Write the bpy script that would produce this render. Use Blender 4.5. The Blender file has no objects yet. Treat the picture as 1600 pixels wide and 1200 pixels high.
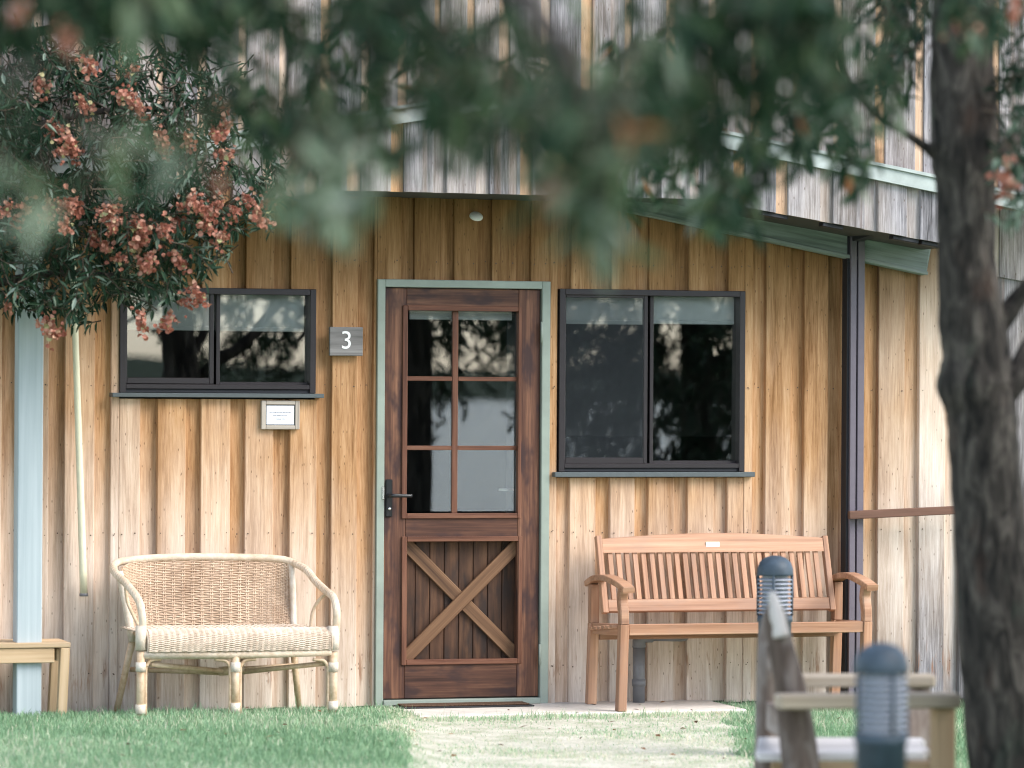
import bpy, bmesh, math, random
import numpy as np
from mathutils import Vector, Matrix, Euler
R = math.radians
rng = random.Random(7)
nrng = np.random.default_rng(7)
scene = bpy.context.scene
col = scene.collection

# ------------------------------------------------------------------ camera, sky, sun, exposure
D, PSI, FPX, CAMH, ROLL, PITCH = 19.2, R(17), 6000.0, 1.6, .006, 5 / 6000
cam_data = bpy.data.cameras.new('camera')
cam = bpy.data.objects.new('camera', cam_data)
col.objects.link(cam)
cam.location = (-D * math.sin(PSI), -D * math.cos(PSI), CAMH)
MR = Matrix.Rotation(-PSI, 3, 'Z') @ Matrix.Rotation(math.pi / 2 + PITCH, 3, 'X') @ Matrix.Rotation(ROLL, 3, 'Z')
cam.rotation_euler = MR.to_euler()
cam_data.sensor_width = 36
cam_data.lens = 36 * FPX / 1600
cam_data.clip_start = .1
cam_data.clip_end = 3000
cam_data.dof.use_dof = True
cam_data.dof.focus_distance = D
cam_data.dof.aperture_fstop = 2.0
scene.camera = cam

SUN_EL, SUN_AZ = R(42), R(48)          # azimuth: from straight in front of the wall towards the right
sun_dir = Vector((math.sin(SUN_AZ) * math.cos(SUN_EL), -math.cos(SUN_AZ) * math.cos(SUN_EL), math.sin(SUN_EL)))
world = bpy.data.worlds.new('World')
scene.world = world
world.use_nodes = True
wn = world.node_tree
bg = wn.nodes['Background']
sky = wn.nodes.new('ShaderNodeTexSky')
sky.sky_type = 'NISHITA'
sky.sun_disc = False
sky.sun_elevation = SUN_EL
sky.sun_rotation = math.pi - SUN_AZ
sky.air_density, sky.dust_density, sky.ozone_density = 1.0, .6, 1.0
hsv = wn.nodes.new('ShaderNodeHueSaturation')      # thin high cloud takes most of the blue out of the sky
hsv.inputs['Saturation'].default_value = .62
wn.links.new(sky.outputs[0], hsv.inputs['Color'])
wn.links.new(hsv.outputs[0], bg.inputs[0])
bg.inputs[1].default_value = .15
sl = bpy.data.lights.new('sun', 'SUN')
sl.energy, sl.angle, sl.color = 1.5, R(36), (1.0, .94, .86)
so = bpy.data.objects.new('sun', sl)
col.objects.link(so)
so.rotation_euler = sun_dir.to_track_quat('Z', 'Y').to_euler()
vs = scene.view_settings
vs.view_transform, vs.look, vs.exposure, vs.gamma = 'Standard', 'None', 1.65, 1
vs.use_curve_mapping = False
scene.cycles.use_denoising = True
scene.cycles.filter_width = 1.1
scene.cycles.max_bounces = 8
scene.cycles.diffuse_bounces = 3
scene.cycles.transparent_max_bounces = 12
scene.cycles.sample_clamp_indirect = 6

# ------------------------------------------------------------------ reading measured positions off the survey photograph
CL = Vector(cam.location)
def ray(px, py): return MR @ Vector(((px - 800) / FPX, -(py - 600) / FPX, -1))
def W(px, py, Y=0.0):                      # point on the vertical plane at Y
    d = ray(px, py); return CL + d * ((Y - CL.y) / d.y)
def AT(px, py, dep): return CL + ray(px, py) * dep
def XA(px, Y=0.0): return W(px, 700, Y).x
def ZA(px, py, Y=0.0): return W(px, py, Y).z
def rect(x0, y0, x1, y1, Y=0.0):
    ym, xm = (y0 + y1) / 2, (x0 + x1) / 2
    return W(x0, ym, Y).x, W(x1, ym, Y).x, W(xm, y1, Y).z, W(xm, y0, Y).z

# ------------------------------------------------------------------ material helpers
class NT:
    def __init__(s, name):
        s.m = bpy.data.materials.new(name); s.m.use_nodes = True
        s.t = s.m.node_tree; s.b = s.t.nodes['Principled BSDF']; s.out = s.t.nodes['Material Output']
    def n(s, typ, **kw):
        nd = s.t.nodes.new(typ)
        for k, v in kw.items(): setattr(nd, k, v)
        return nd
    def l(s, a, b): s.t.links.new(a, b)
    def val(s, sock, v):
        if hasattr(v, 'is_output') or isinstance(v, bpy.types.NodeSocket): s.l(v, sock)
        else: sock.default_value = v
    def math(s, op, a, b=0.0, clamp=False):
        nd = s.n('ShaderNodeMath', operation=op, use_clamp=clamp); s.val(nd.inputs[0], a); s.val(nd.inputs[1], b); return nd.outputs[0]
    def mix(s, f, a, b, mode='MIX'):
        nd = s.n('ShaderNodeMix', data_type='RGBA', blend_type=mode); s.val(nd.inputs[0], f)
        for i, v in ((6, a), (7, b)):
            if isinstance(v, tuple): v = (*v, 1) if len(v) == 3 else v
            s.val(nd.inputs[i], v)
        return nd.outputs[2]
    def ramp(s, f, stops):
        nd = s.n('ShaderNodeValToRGB'); e = nd.color_ramp.elements
        while len(e) < len(stops): e.new(.5)
        for el, (p, c) in zip(e, stops): el.position = p; el.color = (*c, 1)
        s.l(f, nd.inputs[0]); return nd.outputs[0]
    def rng(s, v, a, b, c=0.0, d=1.0, smooth=False):
        nd = s.n('ShaderNodeMapRange', clamp=True)
        if smooth: nd.interpolation_type = 'SMOOTHSTEP'
        s.val(nd.inputs[0], v)
        for i, x in zip((1, 2, 3, 4), (a, b, c, d)): nd.inputs[i].default_value = x
        return nd.outputs[0]
    def coord(s, scale=(1, 1, 1), rnd=31.0, kind='Object'):
        tc = s.n('ShaderNodeTexCoord'); v = tc.outputs[kind]
        if rnd:
            oi = s.n('ShaderNodeObjectInfo'); k = s.math('MULTIPLY', oi.outputs['Random'], rnd)
            ad = s.n('ShaderNodeVectorMath', operation='ADD'); s.l(v, ad.inputs[0]); s.l(k, ad.inputs[1]); v = ad.outputs[0]
        mp = s.n('ShaderNodeMapping'); mp.inputs['Scale'].default_value = scale; s.l(v, mp.inputs[0]); return mp.outputs[0]
    def noise(s, v, scale, detail=4, rough=.55, dist=0):
        nd = s.n('ShaderNodeTexNoise'); s.l(v, nd.inputs['Vector'])
        nd.inputs['Scale'].default_value = scale; nd.inputs['Detail'].default_value = detail
        nd.inputs['Roughness'].default_value = rough; nd.inputs['Distortion'].default_value = dist; return nd.outputs[0]
    def bump(s, h, strength=.3, dist=.002):
        nd = s.n('ShaderNodeBump'); nd.inputs['Strength'].default_value = strength; nd.inputs['Distance'].default_value = dist
        s.l(h, nd.inputs['Height']); s.l(nd.outputs[0], s.b.inputs['Normal'])
    def done(s, c=None, rough=.6, spec=.4, metal=0):
        if c is not None:
            if isinstance(c, tuple): c = (*c, 1)
            s.val(s.b.inputs['Base Color'], c)
        s.val(s.b.inputs['Roughness'], rough); s.b.inputs['Specular IOR Level'].default_value = spec
        s.b.inputs['Metallic'].default_value = metal
        return s.m

def axis_scale(axis, across, along): return tuple(along if a == axis else across for a in 'XYZ')

def wood(name, dark, mid, light, axis='X', across=1.0, along=.05, fine=70, rough=.6, spec=.3, bump=.35, blotch=None, blot_amt=.5):
    k = NT(name); v = k.coord(axis_scale(axis, across, along))
    f = k.noise(v, fine, 5, .6); g = k.noise(v, fine * .22, 3, .5, .6)
    s = k.math('ADD', k.math('MULTIPLY', f, .5), k.math('MULTIPLY', g, .5))
    c = k.ramp(s, [(.32, dark), (.5, mid), (.68, light)])
    if blotch:
        b = k.noise(k.coord(axis_scale(axis, 1, .45)), 9, 3, .6)
        c = k.mix(k.math('MULTIPLY', k.rng(b, .46, .66, smooth=True), blot_amt), c, blotch)
    oi = k.n('ShaderNodeObjectInfo')
    hv = k.n('ShaderNodeHueSaturation'); k.l(k.rng(oi.outputs['Random'], 0, 1, .84, 1.14), hv.inputs['Value']); k.l(c, hv.inputs['Color'])
    k.bump(s, bump, .002)
    return k.done(hv.outputs[0], rough, spec)

def plain(name, c, rough=.5, spec=.4, metal=0, var=.08, vscale=25, bump=0):
    k = NT(name); n = k.noise(k.coord(), vscale, 4, .6)
    cc = k.mix(k.rng(n, .3, .7), tuple(x * (1 - var) for x in c), tuple(min(1, x * (1 + var)) for x in c))
    if bump: k.bump(n, bump, .002)
    return k.done(cc, rough, spec, metal)

def wall_board_mat():
    k = NT('weathered_board')
    v = k.coord((1, 1, .05)); fine = k.noise(v, 120, 8, .72); wide = k.noise(k.coord((1, 1, .06)), 14, 3, .5, .8)
    s = k.math('ADD', k.math('MULTIPLY', fine, .55), k.math('MULTIPLY', wide, .45))
    fresh = k.ramp(s, [(.36, (.24, .115, .045)), (.5, (.45, .25, .12)), (.64, (.61, .385, .215))])
    pale = k.ramp(s, [(.34, (.45, .335, .26)), (.5, (.63, .515, .43)), (.66, (.76, .67, .585))])
    grey = k.ramp(s, [(.38, (.055, .052, .054)), (.5, (.19, .18, .19)), (.64, (.40, .375, .39))])
    geo = k.n('ShaderNodeNewGeometry'); sp = k.n('ShaderNodeSeparateXYZ'); k.l(geo.outputs['Position'], sp.inputs[0]); z = sp.outputs[2]
    at = k.n('ShaderNodeAttribute', attribute_type='OBJECT', attribute_name='weather')
    tone = k.n('ShaderNodeAttribute', attribute_type='OBJECT', attribute_name='tone')
    shel = k.n('ShaderNodeAttribute', attribute_type='OBJECT', attribute_name='sheltered')
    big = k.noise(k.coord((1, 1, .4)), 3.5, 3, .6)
    # boards bleach towards the ground, where rain reaches them
    w = k.math('ADD', at.outputs['Fac'], k.math('MULTIPLY', k.rng(z, .05, 1.5, .47, -.14), shel.outputs['Fac']))
    w = k.math('ADD', w, k.math('MULTIPLY', k.math('SUBTRACT', big, .5), .45), True)
    c = k.mix(k.rng(w, 0, .5), fresh, pale)
    c = k.mix(k.rng(w, .5, 1.0), c, grey)
    # dark stain of unbleached timber, plus eave shade painted into the colour
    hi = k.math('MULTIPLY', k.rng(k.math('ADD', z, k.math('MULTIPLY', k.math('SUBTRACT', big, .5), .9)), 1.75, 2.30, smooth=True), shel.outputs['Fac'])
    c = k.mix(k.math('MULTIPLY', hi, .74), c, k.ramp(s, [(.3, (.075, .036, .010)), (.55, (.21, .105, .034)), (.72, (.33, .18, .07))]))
    # brown bleeding streaks and splash stains near the foot
    st = k.noise(k.coord((1, 1, .12)), 26, 4, .7)
    band = k.math('MULTIPLY', k.rng(z, .08, .16, smooth=True), k.rng(z, .34, .2, smooth=True))
    stm = k.math('MULTIPLY', k.math('MULTIPLY', k.rng(st, .54, .66), band), shel.outputs['Fac'])
    c = k.mix(k.math('MULTIPLY', stm, .7), c, (.24, .105, .045))
    run = k.noise(k.coord((1, 1, .02)), 11, 2, .5)
    c = k.mix(k.math('MULTIPLY', k.rng(run, .60, .72), .45), c, (.30, .15, .06))
    # pinholes, gum specks
    vo = k.n('ShaderNodeTexVoronoi'); k.l(k.coord((1, 1, .35)), vo.inputs['Vector']); vo.inputs['Scale'].default_value = 42
    c = k.mix(k.math('MULTIPLY', k.rng(vo.outputs['Distance'], .13, .06), .65), c, (.07, .035, .015))
    hv = k.n('ShaderNodeHueSaturation'); k.l(k.math('ADD', tone.outputs['Fac'], 1.0), hv.inputs['Value']); k.l(c, hv.inputs['Color'])
    k.bump(s, .5, .003)
    return k.done(hv.outputs[0], .78, .2)

def leaf_mat(name, stops, rough=.5, trans=.16):
    k = NT(name)
    at = k.n('ShaderNodeAttribute', attribute_name='tint')
    c = k.ramp(at.outputs['Fac'], stops)
    k.done(c, rough, .18)
    tr = k.n('ShaderNodeBsdfTranslucent'); k.l(c, tr.inputs[0])
    ms = k.n('ShaderNodeMixShader'); ms.inputs[0].default_value = trans
    k.l(k.b.outputs[0], ms.inputs[1]); k.l(tr.outputs[0], ms.inputs[2]); k.l(ms.outputs[0], k.out.inputs[0])
    return k.m

def glass_mat(name='window_glass', tint=(.90, .92, .92), boost=2.4):
    k = NT(name); fr = k.n('ShaderNodeFresnel'); fr.inputs[0].default_value = 1.5
    f = k.math('MULTIPLY', fr.outputs[0], boost, True)
    tr = k.n('ShaderNodeBsdfTransparent'); tr.inputs[0].default_value = (*tint, 1)
    gl = k.n('ShaderNodeBsdfGlossy'); gl.inputs['Roughness'].default_value = 0.0
    # slightly uneven float glass
    bp = k.n('ShaderNodeBump'); bp.inputs['Strength'].default_value = .02; bp.inputs['Distance'].default_value = .01
    k.l(k.noise(k.coord(), 2.5, 1), bp.inputs['Height']); k.l(bp.outputs[0], gl.inputs['Normal'])
    ms = k.n('ShaderNodeMixShader'); k.l(f, ms.inputs[0]); k.l(tr.outputs[0], ms.inputs[1]); k.l(gl.outputs[0], ms.inputs[2])
    k.l(ms.outputs[0], k.out.inputs[0]); return k.m

def screen_mat():
    k = NT('insect_mesh'); k.done((.045, .055, .065), .6)
    tr = k.n('ShaderNodeBsdfTransparent'); ms = k.n('ShaderNodeMixShader'); ms.inputs[0].default_value = .13
    k.l(tr.outputs[0], ms.inputs[1]); k.l(k.b.outputs[0], ms.inputs[2]); k.l(ms.outputs[0], k.out.inputs[0]); return k.m

def rattan_mat(name, dark, light, axis='X', ring=0):
    k = NT(name); n = k.noise(k.coord((1, 1, 1)), 40, 4, .6); f = k.noise(k.coord((1, 1, 1)), 7, 3, .5)
    s = k.math('ADD', k.math('MULTIPLY', n, .5), k.math('MULTIPLY', f, .5))
    c = k.ramp(s, [(.34, dark), (.62, light)])
    if ring:
        wv = k.n('ShaderNodeTexWave', bands_direction=axis); k.l(k.coord((1, 1, 1), 0), wv.inputs[0]); wv.inputs['Scale'].default_value = ring
        wv.inputs['Distortion'].default_value = .6
        c = k.mix(k.math('MULTIPLY', k.rng(wv.outputs['Fac'], .3, .0), .45), c, dark); k.bump(wv.outputs['Fac'], .6, .003)
    else: k.bump(n, .3, .002)
    return k.done(c, .5, .4)

M = {}
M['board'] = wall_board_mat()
M['backing'] = plain('dark_building_wrap', (.03, .026, .022), .9)
M['nail'] = plain('rusty_nail', (.10, .065, .045), .7)
M['fascia_paint'] = plain('pale_green_flashing', (.37, .41, .39), .6, .3, var=.18, vscale=8)
M['green_beam'] = wood('weathered_green_beam', (.10, .12, .11), (.20, .235, .22), (.30, .33, .31), 'X', fine=60, along=.06, rough=.75)
M['soffit'] = plain('dark_soffit', (.06, .06, .06), .8)
M['steel'] = plain('mauve_steel', (.135, .115, .14), .45, .4, var=.06)
M['steel_dark'] = plain('dark_steel', (.022, .022, .028), .5)
M['rail'] = wood('brown_rail', (.08, .04, .028), (.15, .075, .05), (.20, .10, .07), 'X')
M['alu'] = plain('dark_brown_aluminium', (.017, .012, .0145), .42, .5, var=.1)
M['sill'] = plain('slate_sill', (.085, .10, .105), .5, .4)
M['blind'] = plain('cream_blind', (.72, .72, .68), .8, .2, var=.03)
M['glass'] = glass_mat()
M['screen'] = screen_mat()
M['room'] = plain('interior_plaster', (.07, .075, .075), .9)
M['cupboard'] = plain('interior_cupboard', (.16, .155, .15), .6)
M['green_frame'] = plain('sage_door_frame', (.265, .305, .262), .5, .35, var=.12, vscale=6)
M['door'] = wood('dark_stained_door', (.028, .011, .008), (.095, .041, .025), (.225, .108, .062), 'X', fine=80, along=.04, rough=.5, blotch=(.034, .017, .017), blot_amt=.9)
M['door_trim'] = wood('red_brown_moulding', (.065, .024, .014), (.135, .055, .032), (.215, .10, .06), 'X', fine=80, rough=.5)
M['plank'] = wood('burnt_plank', (.012, .006, .004), (.060, .027, .014), (.14, .068, .034), 'X', fine=40, along=.10, rough=.6, blotch=(.02, .012, .01), blot_amt=.85)
M['brace'] = wood('brown_brace', (.055, .026, .013), (.145, .075, .038), (.25, .14, .075), 'X', fine=70, along=.03, rough=.55, bump=.5)
M['black'] = plain('black_handle', (.012, .013, .015), .3, .5)
M['chrome'] = plain('bright_metal', (.7, .7, .7), .25, .5, 1)
M['slab'] = plain('pale_concrete', (.60, .55, .49), .9, .2, var=.15, vscale=14, bump=.3)
M['grey_board'] = wood('grey_sign_board', (.10, .095, .09), (.19, .18, .175), (.27, .26, .25), 'X', fine=70, rough=.8)
M['notice_frame'] = wood('pale_notice_board', (.24, .20, .16), (.38, .33, .28), (.48, .43, .37), 'X', rough=.8)
M['white'] = plain('white_paint', (.80, .80, .78), .5, .3, var=.02)
M['paper'] = plain('paper', (.74, .76, .82), .6, .3, var=.02)
M['ink'] = plain('grey_ink', (.16, .16, .20), .8, .1)
M['bench'] = wood('eucalyptus_bench', (.21, .10, .055), (.40, .213, .125), (.54, .33, .215), 'X', fine=55, along=.03, rough=.5, bump=.3, blotch=(.33, .20, .14), blot_amt=.45)
M['brass'] = plain('pale_plate', (.80, .74, .58), .4, .5)
M['cane'] = rattan_mat('cane_pole', (.38, .25, .14), (.66, .50, .35))
M['wrap'] = rattan_mat('cane_wrapping', (.56, .42, .29), (.78, .66, .53), 'X', 60)
M['wrapz'] = rattan_mat('cane_leg_wrapping', (.62, .50, .38), (.82, .73, .63), 'Z', 60)
M['weave'] = rattan_mat('woven_cane', (.37, .245, .16), (.63, .465, .335))
M['weave_light'] = rattan_mat('woven_cane_seat', (.46, .35, .26), (.70, .575, .465))
M['pine'] = wood('pine_stool', (.40, .26, .14), (.54, .385, .235), (.64, .49, .33), 'X', fine=40)
M['post_blue'] = wood('blue_grey_post', (.29, .335, .35), (.39, .445, .465), (.49, .54, .56), 'X', fine=30, along=.03, rough=.65, bump=.15)
M['pvc_cream'] = plain('cream_pole', (.72, .68, .50), .4, .4, var=.05)
M['pvc_grey'] = plain('grey_pipe', (.17, .17, .18), .45, .4, var=.06)
M['mat'] = plain('coir_mat', (.10, .06, .04), .95, .1, var=.6, vscale=160, bump=1)
M['mat_edge'] = plain('rubber_edge', (.02, .02, .022), .8)
M['bollard'] = plain('blue_grey_bollard', (.040, .060, .082), .55, .35, var=.25, vscale=30)
M['lens'] = plain('frosted_lens', (.27, .29, .345), .35, .5, var=.03)
M['log'] = wood('driftwood', (.06, .042, .034), (.16, .115, .092), (.34, .28, .24), 'X', fine=30, along=.10, rough=.85, bump=.8, blotch=(.5, .45, .42), blot_amt=.35)
M['log_z'] = wood('driftwood_post', (.045, .032, .026), (.135, .098, .078), (.30, .25, .21), 'Z', fine=34, along=.10, rough=.85, bump=.8, blotch=(.40, .36, .33), blot_amt=.4)
M['log_tip'] = wood('bleached_driftwood', (.42, .37, .34), (.58, .53, .50), (.70, .66, .64), 'Z', fine=30, along=.10, rough=.85)
M['arm'] = wood('weathered_arm', (.30, .24, .17), (.44, .36, .27), (.58, .50, .42), 'X', fine=40, rough=.8)
M['seat_pale'] = wood('bleached_seat', (.38, .35, .33), (.52, .49, .475), (.62, .60, .59), 'X', fine=30, rough=.8)
M['leg_tan'] = wood('tan_leg', (.28, .18, .10), (.42, .29, .17), (.50, .36, .22), 'X', fine=40, rough=.8)

def bark_mat():
    k = NT('bark'); v = k.coord((1, 1, .28), 0)
    a = k.noise(v, 22, 6, .65, .8); b = k.noise(k.coord((1, 1, .5), 0), 6, 3, .6)
    c = k.ramp(a, [(.34, (.010, .0095, .009)), (.5, (.042, .036, .031)), (.68, (.125, .108, .092))])
    c = k.mix(k.math('MULTIPLY', k.rng(b, .60, .74), .25), c, (.12, .06, .04))
    c = k.mix(k.math('MULTIPLY', k.rng(b, .42, .30), .35), c, (.08, .10, .075))
    k.bump(a, 1.0, .02); return k.done(c, .9, .15)
M['bark'] = bark_mat()
M['twig'] = plain('twig_bark', (.08, .06, .045), .85, .2, var=.3)
M['leaf'] = leaf_mat('narrow_leaf', [(0, (.008, .022, .013)), (.45, (.020, .048, .025)), (.75, (.05, .09, .05)), (.92, (.17, .23, .17)), (1, (.28, .34, .28))])
M['leaf_front'] = leaf_mat('near_leaf', trans=.28, stops=[(0, (.006, .022, .010)), (.5, (.024, .054, .028)), (.78, (.085, .125, .055)), (.9, (.22, .27, .20)), (.97, (.27, .32, .26)), (1, (.30, .12, .045))])
M['pod'] = leaf_mat('seed_pod', [(0, (.22, .070, .042)), (.5, (.44, .18, .125)), (.8, (.58, .33, .245)), (1, (.46, .44, .22))], .6, .3)
M['grass'] = leaf_mat('grass_blade', [(0, (.15, .27, .14)), (.55, (.29, .45, .27)), (.85, (.47, .56, .37)), (1, (.68, .64, .50))], .6, .3)

def ground_mat(name, c1, c2, c3, sc=9):
    k = NT(name); v = k.coord((1, 1, 1), 0); a = k.noise(v, sc, 6, .65); b = k.noise(v, sc * 12, 4, .7)
    s = k.math('ADD', k.math('MULTIPLY', a, .55), k.math('MULTIPLY', b, .45))
    k.bump(b, .8, .01); return k.done(k.ramp(s, [(.38, c1), (.5, c2), (.62, c3)]), .95, .1)
M['lawn'] = ground_mat('lawn_turf', (.09, .15, .07), (.15, .24, .12), (.24, .31, .17))
M['path'] = ground_mat('dry_path', (.30, .34, .22), (.50, .48, .39), (.64, .60, .52), 5)
M['hill'] = ground_mat('wooded_hill', (.02, .04, .025), (.035, .06, .035), (.05, .08, .045), .05)
def water_mat():
    k = NT('lake_water'); n = k.noise(k.coord((1, 2.5, 1), 0), .8, 4, .6); k.bump(n, .25, .12)
    return k.done((.10, .13, .15), .22, .6)
M['water'] = water_mat()

# ------------------------------------------------------------------ object helpers
def tag(o, label=None, cat=None, group=None, kind=None):
    if label: o['label'] = label
    if cat: o['category'] = cat
    if group: o['group'] = group
    if kind: o['kind'] = kind
    return o
def thing(name, loc, label, cat, group=None, rz=0.0):
    o = bpy.data.objects.new(name, None); col.objects.link(o); o.empty_display_size = .1
    o.location = loc; o.rotation_euler = (0, 0, rz); return tag(o, label, cat, group)
def from_data(name, V, Fc, mat, parent=None, smooth=False, mx=None, tint=None):
    me = bpy.data.meshes.new(name); me.from_pydata([tuple(v) for v in V], [], Fc)
    if tint is not None:
        a = me.attributes.new('tint', 'FLOAT', 'FACE'); a.data.foreach_set('value', np.asarray(tint, dtype=np.float32))
    if smooth: me.polygons.foreach_set('use_smooth', [True] * len(me.polygons))
    me.materials.append(mat); me.update()
    return place(name, me, parent, mx)
def place(name, me, parent=None, mx=None):
    o = bpy.data.objects.new(name, me); col.objects.link(o)
    if parent: o.parent = parent
    if mx is not None: o.matrix_basis = mx
    return o
def from_bm(name, bm, mat, parent=None, smooth=False, mx=None):
    bmesh.ops.recalc_face_normals(bm, faces=bm.faces)
    me = bpy.data.meshes.new(name); bm.to_mesh(me); bm.free()
    if smooth: me.polygons.foreach_set('use_smooth', [True] * len(me.polygons))
    me.materials.append(mat); return place(name, me, parent, mx)
def bm_box(bm, x0, x1, y0, y1, z0, z1, bev=0):
    vs_ = [bm.verts.new((x, y, z)) for x in (x0, x1) for y in (y0, y1) for z in (z0, z1)]
    idx = [(0, 1, 3, 2), (4, 6, 7, 5), (0, 4, 5, 1), (2, 3, 7, 6), (0, 2, 6, 4), (1, 5, 7, 3)]
    fs = [bm.faces.new([vs_[i] for i in f]) for f in idx]
    if bev:
        es = list({e for f in fs for e in f.edges})
        bmesh.ops.bevel(bm, geom=es, offset=bev, segments=1, affect='EDGES')
def box(name, x0, x1, y0, y1, z0, z1, mat, parent=None, bev=.002):
    """World-aligned box whose own origin is its centre (parents sit unrotated)."""
    c = Vector(((x0 + x1) / 2, (y0 + y1) / 2, (z0 + z1) / 2))
    bm = bmesh.new(); bm_box(bm, x0 - c.x, x1 - c.x, y0 - c.y, y1 - c.y, z0 - c.z, z1 - c.z, bev)
    base = pw(parent)
    return from_bm(name, bm, mat, parent, False, Matrix.Translation(c - base))
def pw(parent):
    v = Vector((0, 0, 0))
    while parent is not None: v += parent.location; parent = parent.parent
    return v
def bar(name, p0, p1, w, d, mat, parent=None, up=(0, 0, 1), bev=.003):
    """A straight timber from p0 to p1 (world); its local X runs along the grain."""
    p0, p1 = Vector(p0), Vector(p1); x = (p1 - p0); L = x.length; x.normalize()
    y = Vector(up).cross(x); y.normalize(); z = x.cross(y)
    bm = bmesh.new(); bm_box(bm, -L / 2, L / 2, -w / 2, w / 2, -d / 2, d / 2, bev)
    m = Matrix((x, y, z)).transposed().to_4x4(); m.translation = (p0 + p1) / 2 - pw(parent)
    return from_bm(name, bm, mat, parent, False, m)
def frames_along(pts, up=Vector((0, 0, 1))):
    n = len(pts); out = []
    t0 = (pts[1] - pts[0]).normalized()
    u = up if abs(t0.dot(up)) < .95 else Vector((0, 1, 0))
    a = t0.cross(u).normalized()
    for i in range(n):
        t = (pts[min(i + 1, n - 1)] - pts[max(i - 1, 0)]).normalized()
        a = (a - t * a.dot(t)).normalized(); out.append((a, t.cross(a)))
    return out
def tube_data(pts, r, seg=8, rn=None, cap=True):
    pts = [Vector(p) for p in pts]; n = len(pts); rr = r if isinstance(r, (list, tuple)) else [r] * n
    V, Fc = [], []
    for i, (a, b) in enumerate(frames_along(pts)):
        for j in range(seg):
            t = 2 * math.pi * j / seg; q = rr[i] * (1 + (rn(i, j) if rn else 0))
            V.append(pts[i] + a * (q * math.cos(t)) + b * (q * math.sin(t)))
    for i in range(n - 1):
        for j in range(seg):
            k = (j + 1) % seg; Fc.append((i * seg + j, i * seg + k, (i + 1) * seg + k, (i + 1) * seg + j))
    if cap: Fc.append(tuple(range(seg))[::-1]); Fc.append(tuple((n - 1) * seg + j for j in range(seg)))
    return V, Fc
def smooth_path(pts, sub=6):
    pts = [Vector(p) for p in pts]; out = []
    for i in range(len(pts) - 1):
        p0, p1, p2, p3 = pts[max(i - 1, 0)], pts[i], pts[i + 1], pts[min(i + 2, len(pts) - 1)]
        for k in range(sub):
            t = k / sub
            out.append(.5 * ((2 * p1) + (p2 - p0) * t + (2 * p0 - 5 * p1 + 4 * p2 - p3) * t * t + (3 * p1 - p0 - 3 * p2 + p3) * t ** 3))
    out.append(pts[-1]); return out
def lerp_list(v, n):
    return [float(np.interp(i / (n - 1), np.linspace(0, 1, len(v)), v)) for i in range(n)]
def tube(name, pts, r, mat, parent=None, seg=10, smooth=True, curve=0, rn=None):
    pts = [Vector(p) for p in pts]
    if curve:
        k = smooth_path(pts, curve)
        if isinstance(r, (list, tuple)): r = lerp_list(r, len(k))
        pts = k
    b = pw(parent); V, Fc = tube_data([p - b for p in pts], r, seg, rn)
    return from_data(name, V, Fc, mat, parent, smooth)
def sweep(name, pts, w, d, mat, parent=None, curve=5, up=Vector((1, 0, 0)), ws=None):
    """Rectangular timber bent along a path; w lies along `up` (horizontal), d across."""
    P = smooth_path(pts, curve) if curve else [Vector(p) for p in pts]
    b = pw(parent); n = len(P); V, Fc = [], []; wl = lerp_list(ws, n) if ws else [w] * n
    for i, p in enumerate(P):
        t = (P[min(i + 1, n - 1)] - P[max(i - 1, 0)]).normalized(); s = (up - t * up.dot(t)).normalized(); q = t.cross(s)
        c = min(d, wl[i]) * .12
        for (sx, sy) in ((1, .5), (.5, 1), (-.5, 1), (-1, .5), (-1, -.5), (-.5, -1), (.5, -1), (1, -.5)):
            ex = wl[i] / 2 - (c if abs(sx) < 1 else 0); ey = d / 2 - (c if abs(sy) < 1 else 0)
            V.append(p - b + s * (math.copysign(ex, sx)) + q * (math.copysign(ey, sy)))
    for i in range(n - 1):
        for j in range(8):
            k = (j + 1) % 8; Fc.append((i * 8 + j, i * 8 + k, (i + 1) * 8 + k, (i + 1) * 8 + j))
    Fc.append(tuple(range(8))[::-1]); Fc.append(tuple((n - 1) * 8 + j for j in range(8)))
    return from_data(name, V, Fc, mat, parent)
def lathe(name, prof, mat, parent, loc, seg=28):
    V, Fc = [], []
    for r, z in prof:
        for j in range(seg): V.append((r * math.cos(2 * math.pi * j / seg), r * math.sin(2 * math.pi * j / seg), z))
    for i in range(len(prof) - 1):
        for j in range(seg):
            k = (j + 1) % seg; Fc.append((i * seg + j, i * seg + k, (i + 1) * seg + k, (i + 1) * seg + j))
    return from_data(name, V, Fc, mat, parent, True, Matrix.Translation(Vector(loc) - pw(parent)))
def prism(name, poly, y0, y1, mat, parent=None):
    """poly: (x, z) outline, extruded in Y."""
    n = len(poly); V = [(x, y0, z) for x, z in poly] + [(x, y1, z) for x, z in poly]
    Fc = [tuple(range(n)), tuple(range(2 * n - 1, n - 1, -1))] + [(i, i + n, (i + 1) % n + n, (i + 1) % n) for i in range(n)]
    bm = bmesh.new(); vv = [bm.verts.new(v) for v in V]
    for f in Fc: bm.faces.new([vv[i] for i in f])
    return from_bm(name, bm, mat, parent)
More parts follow.
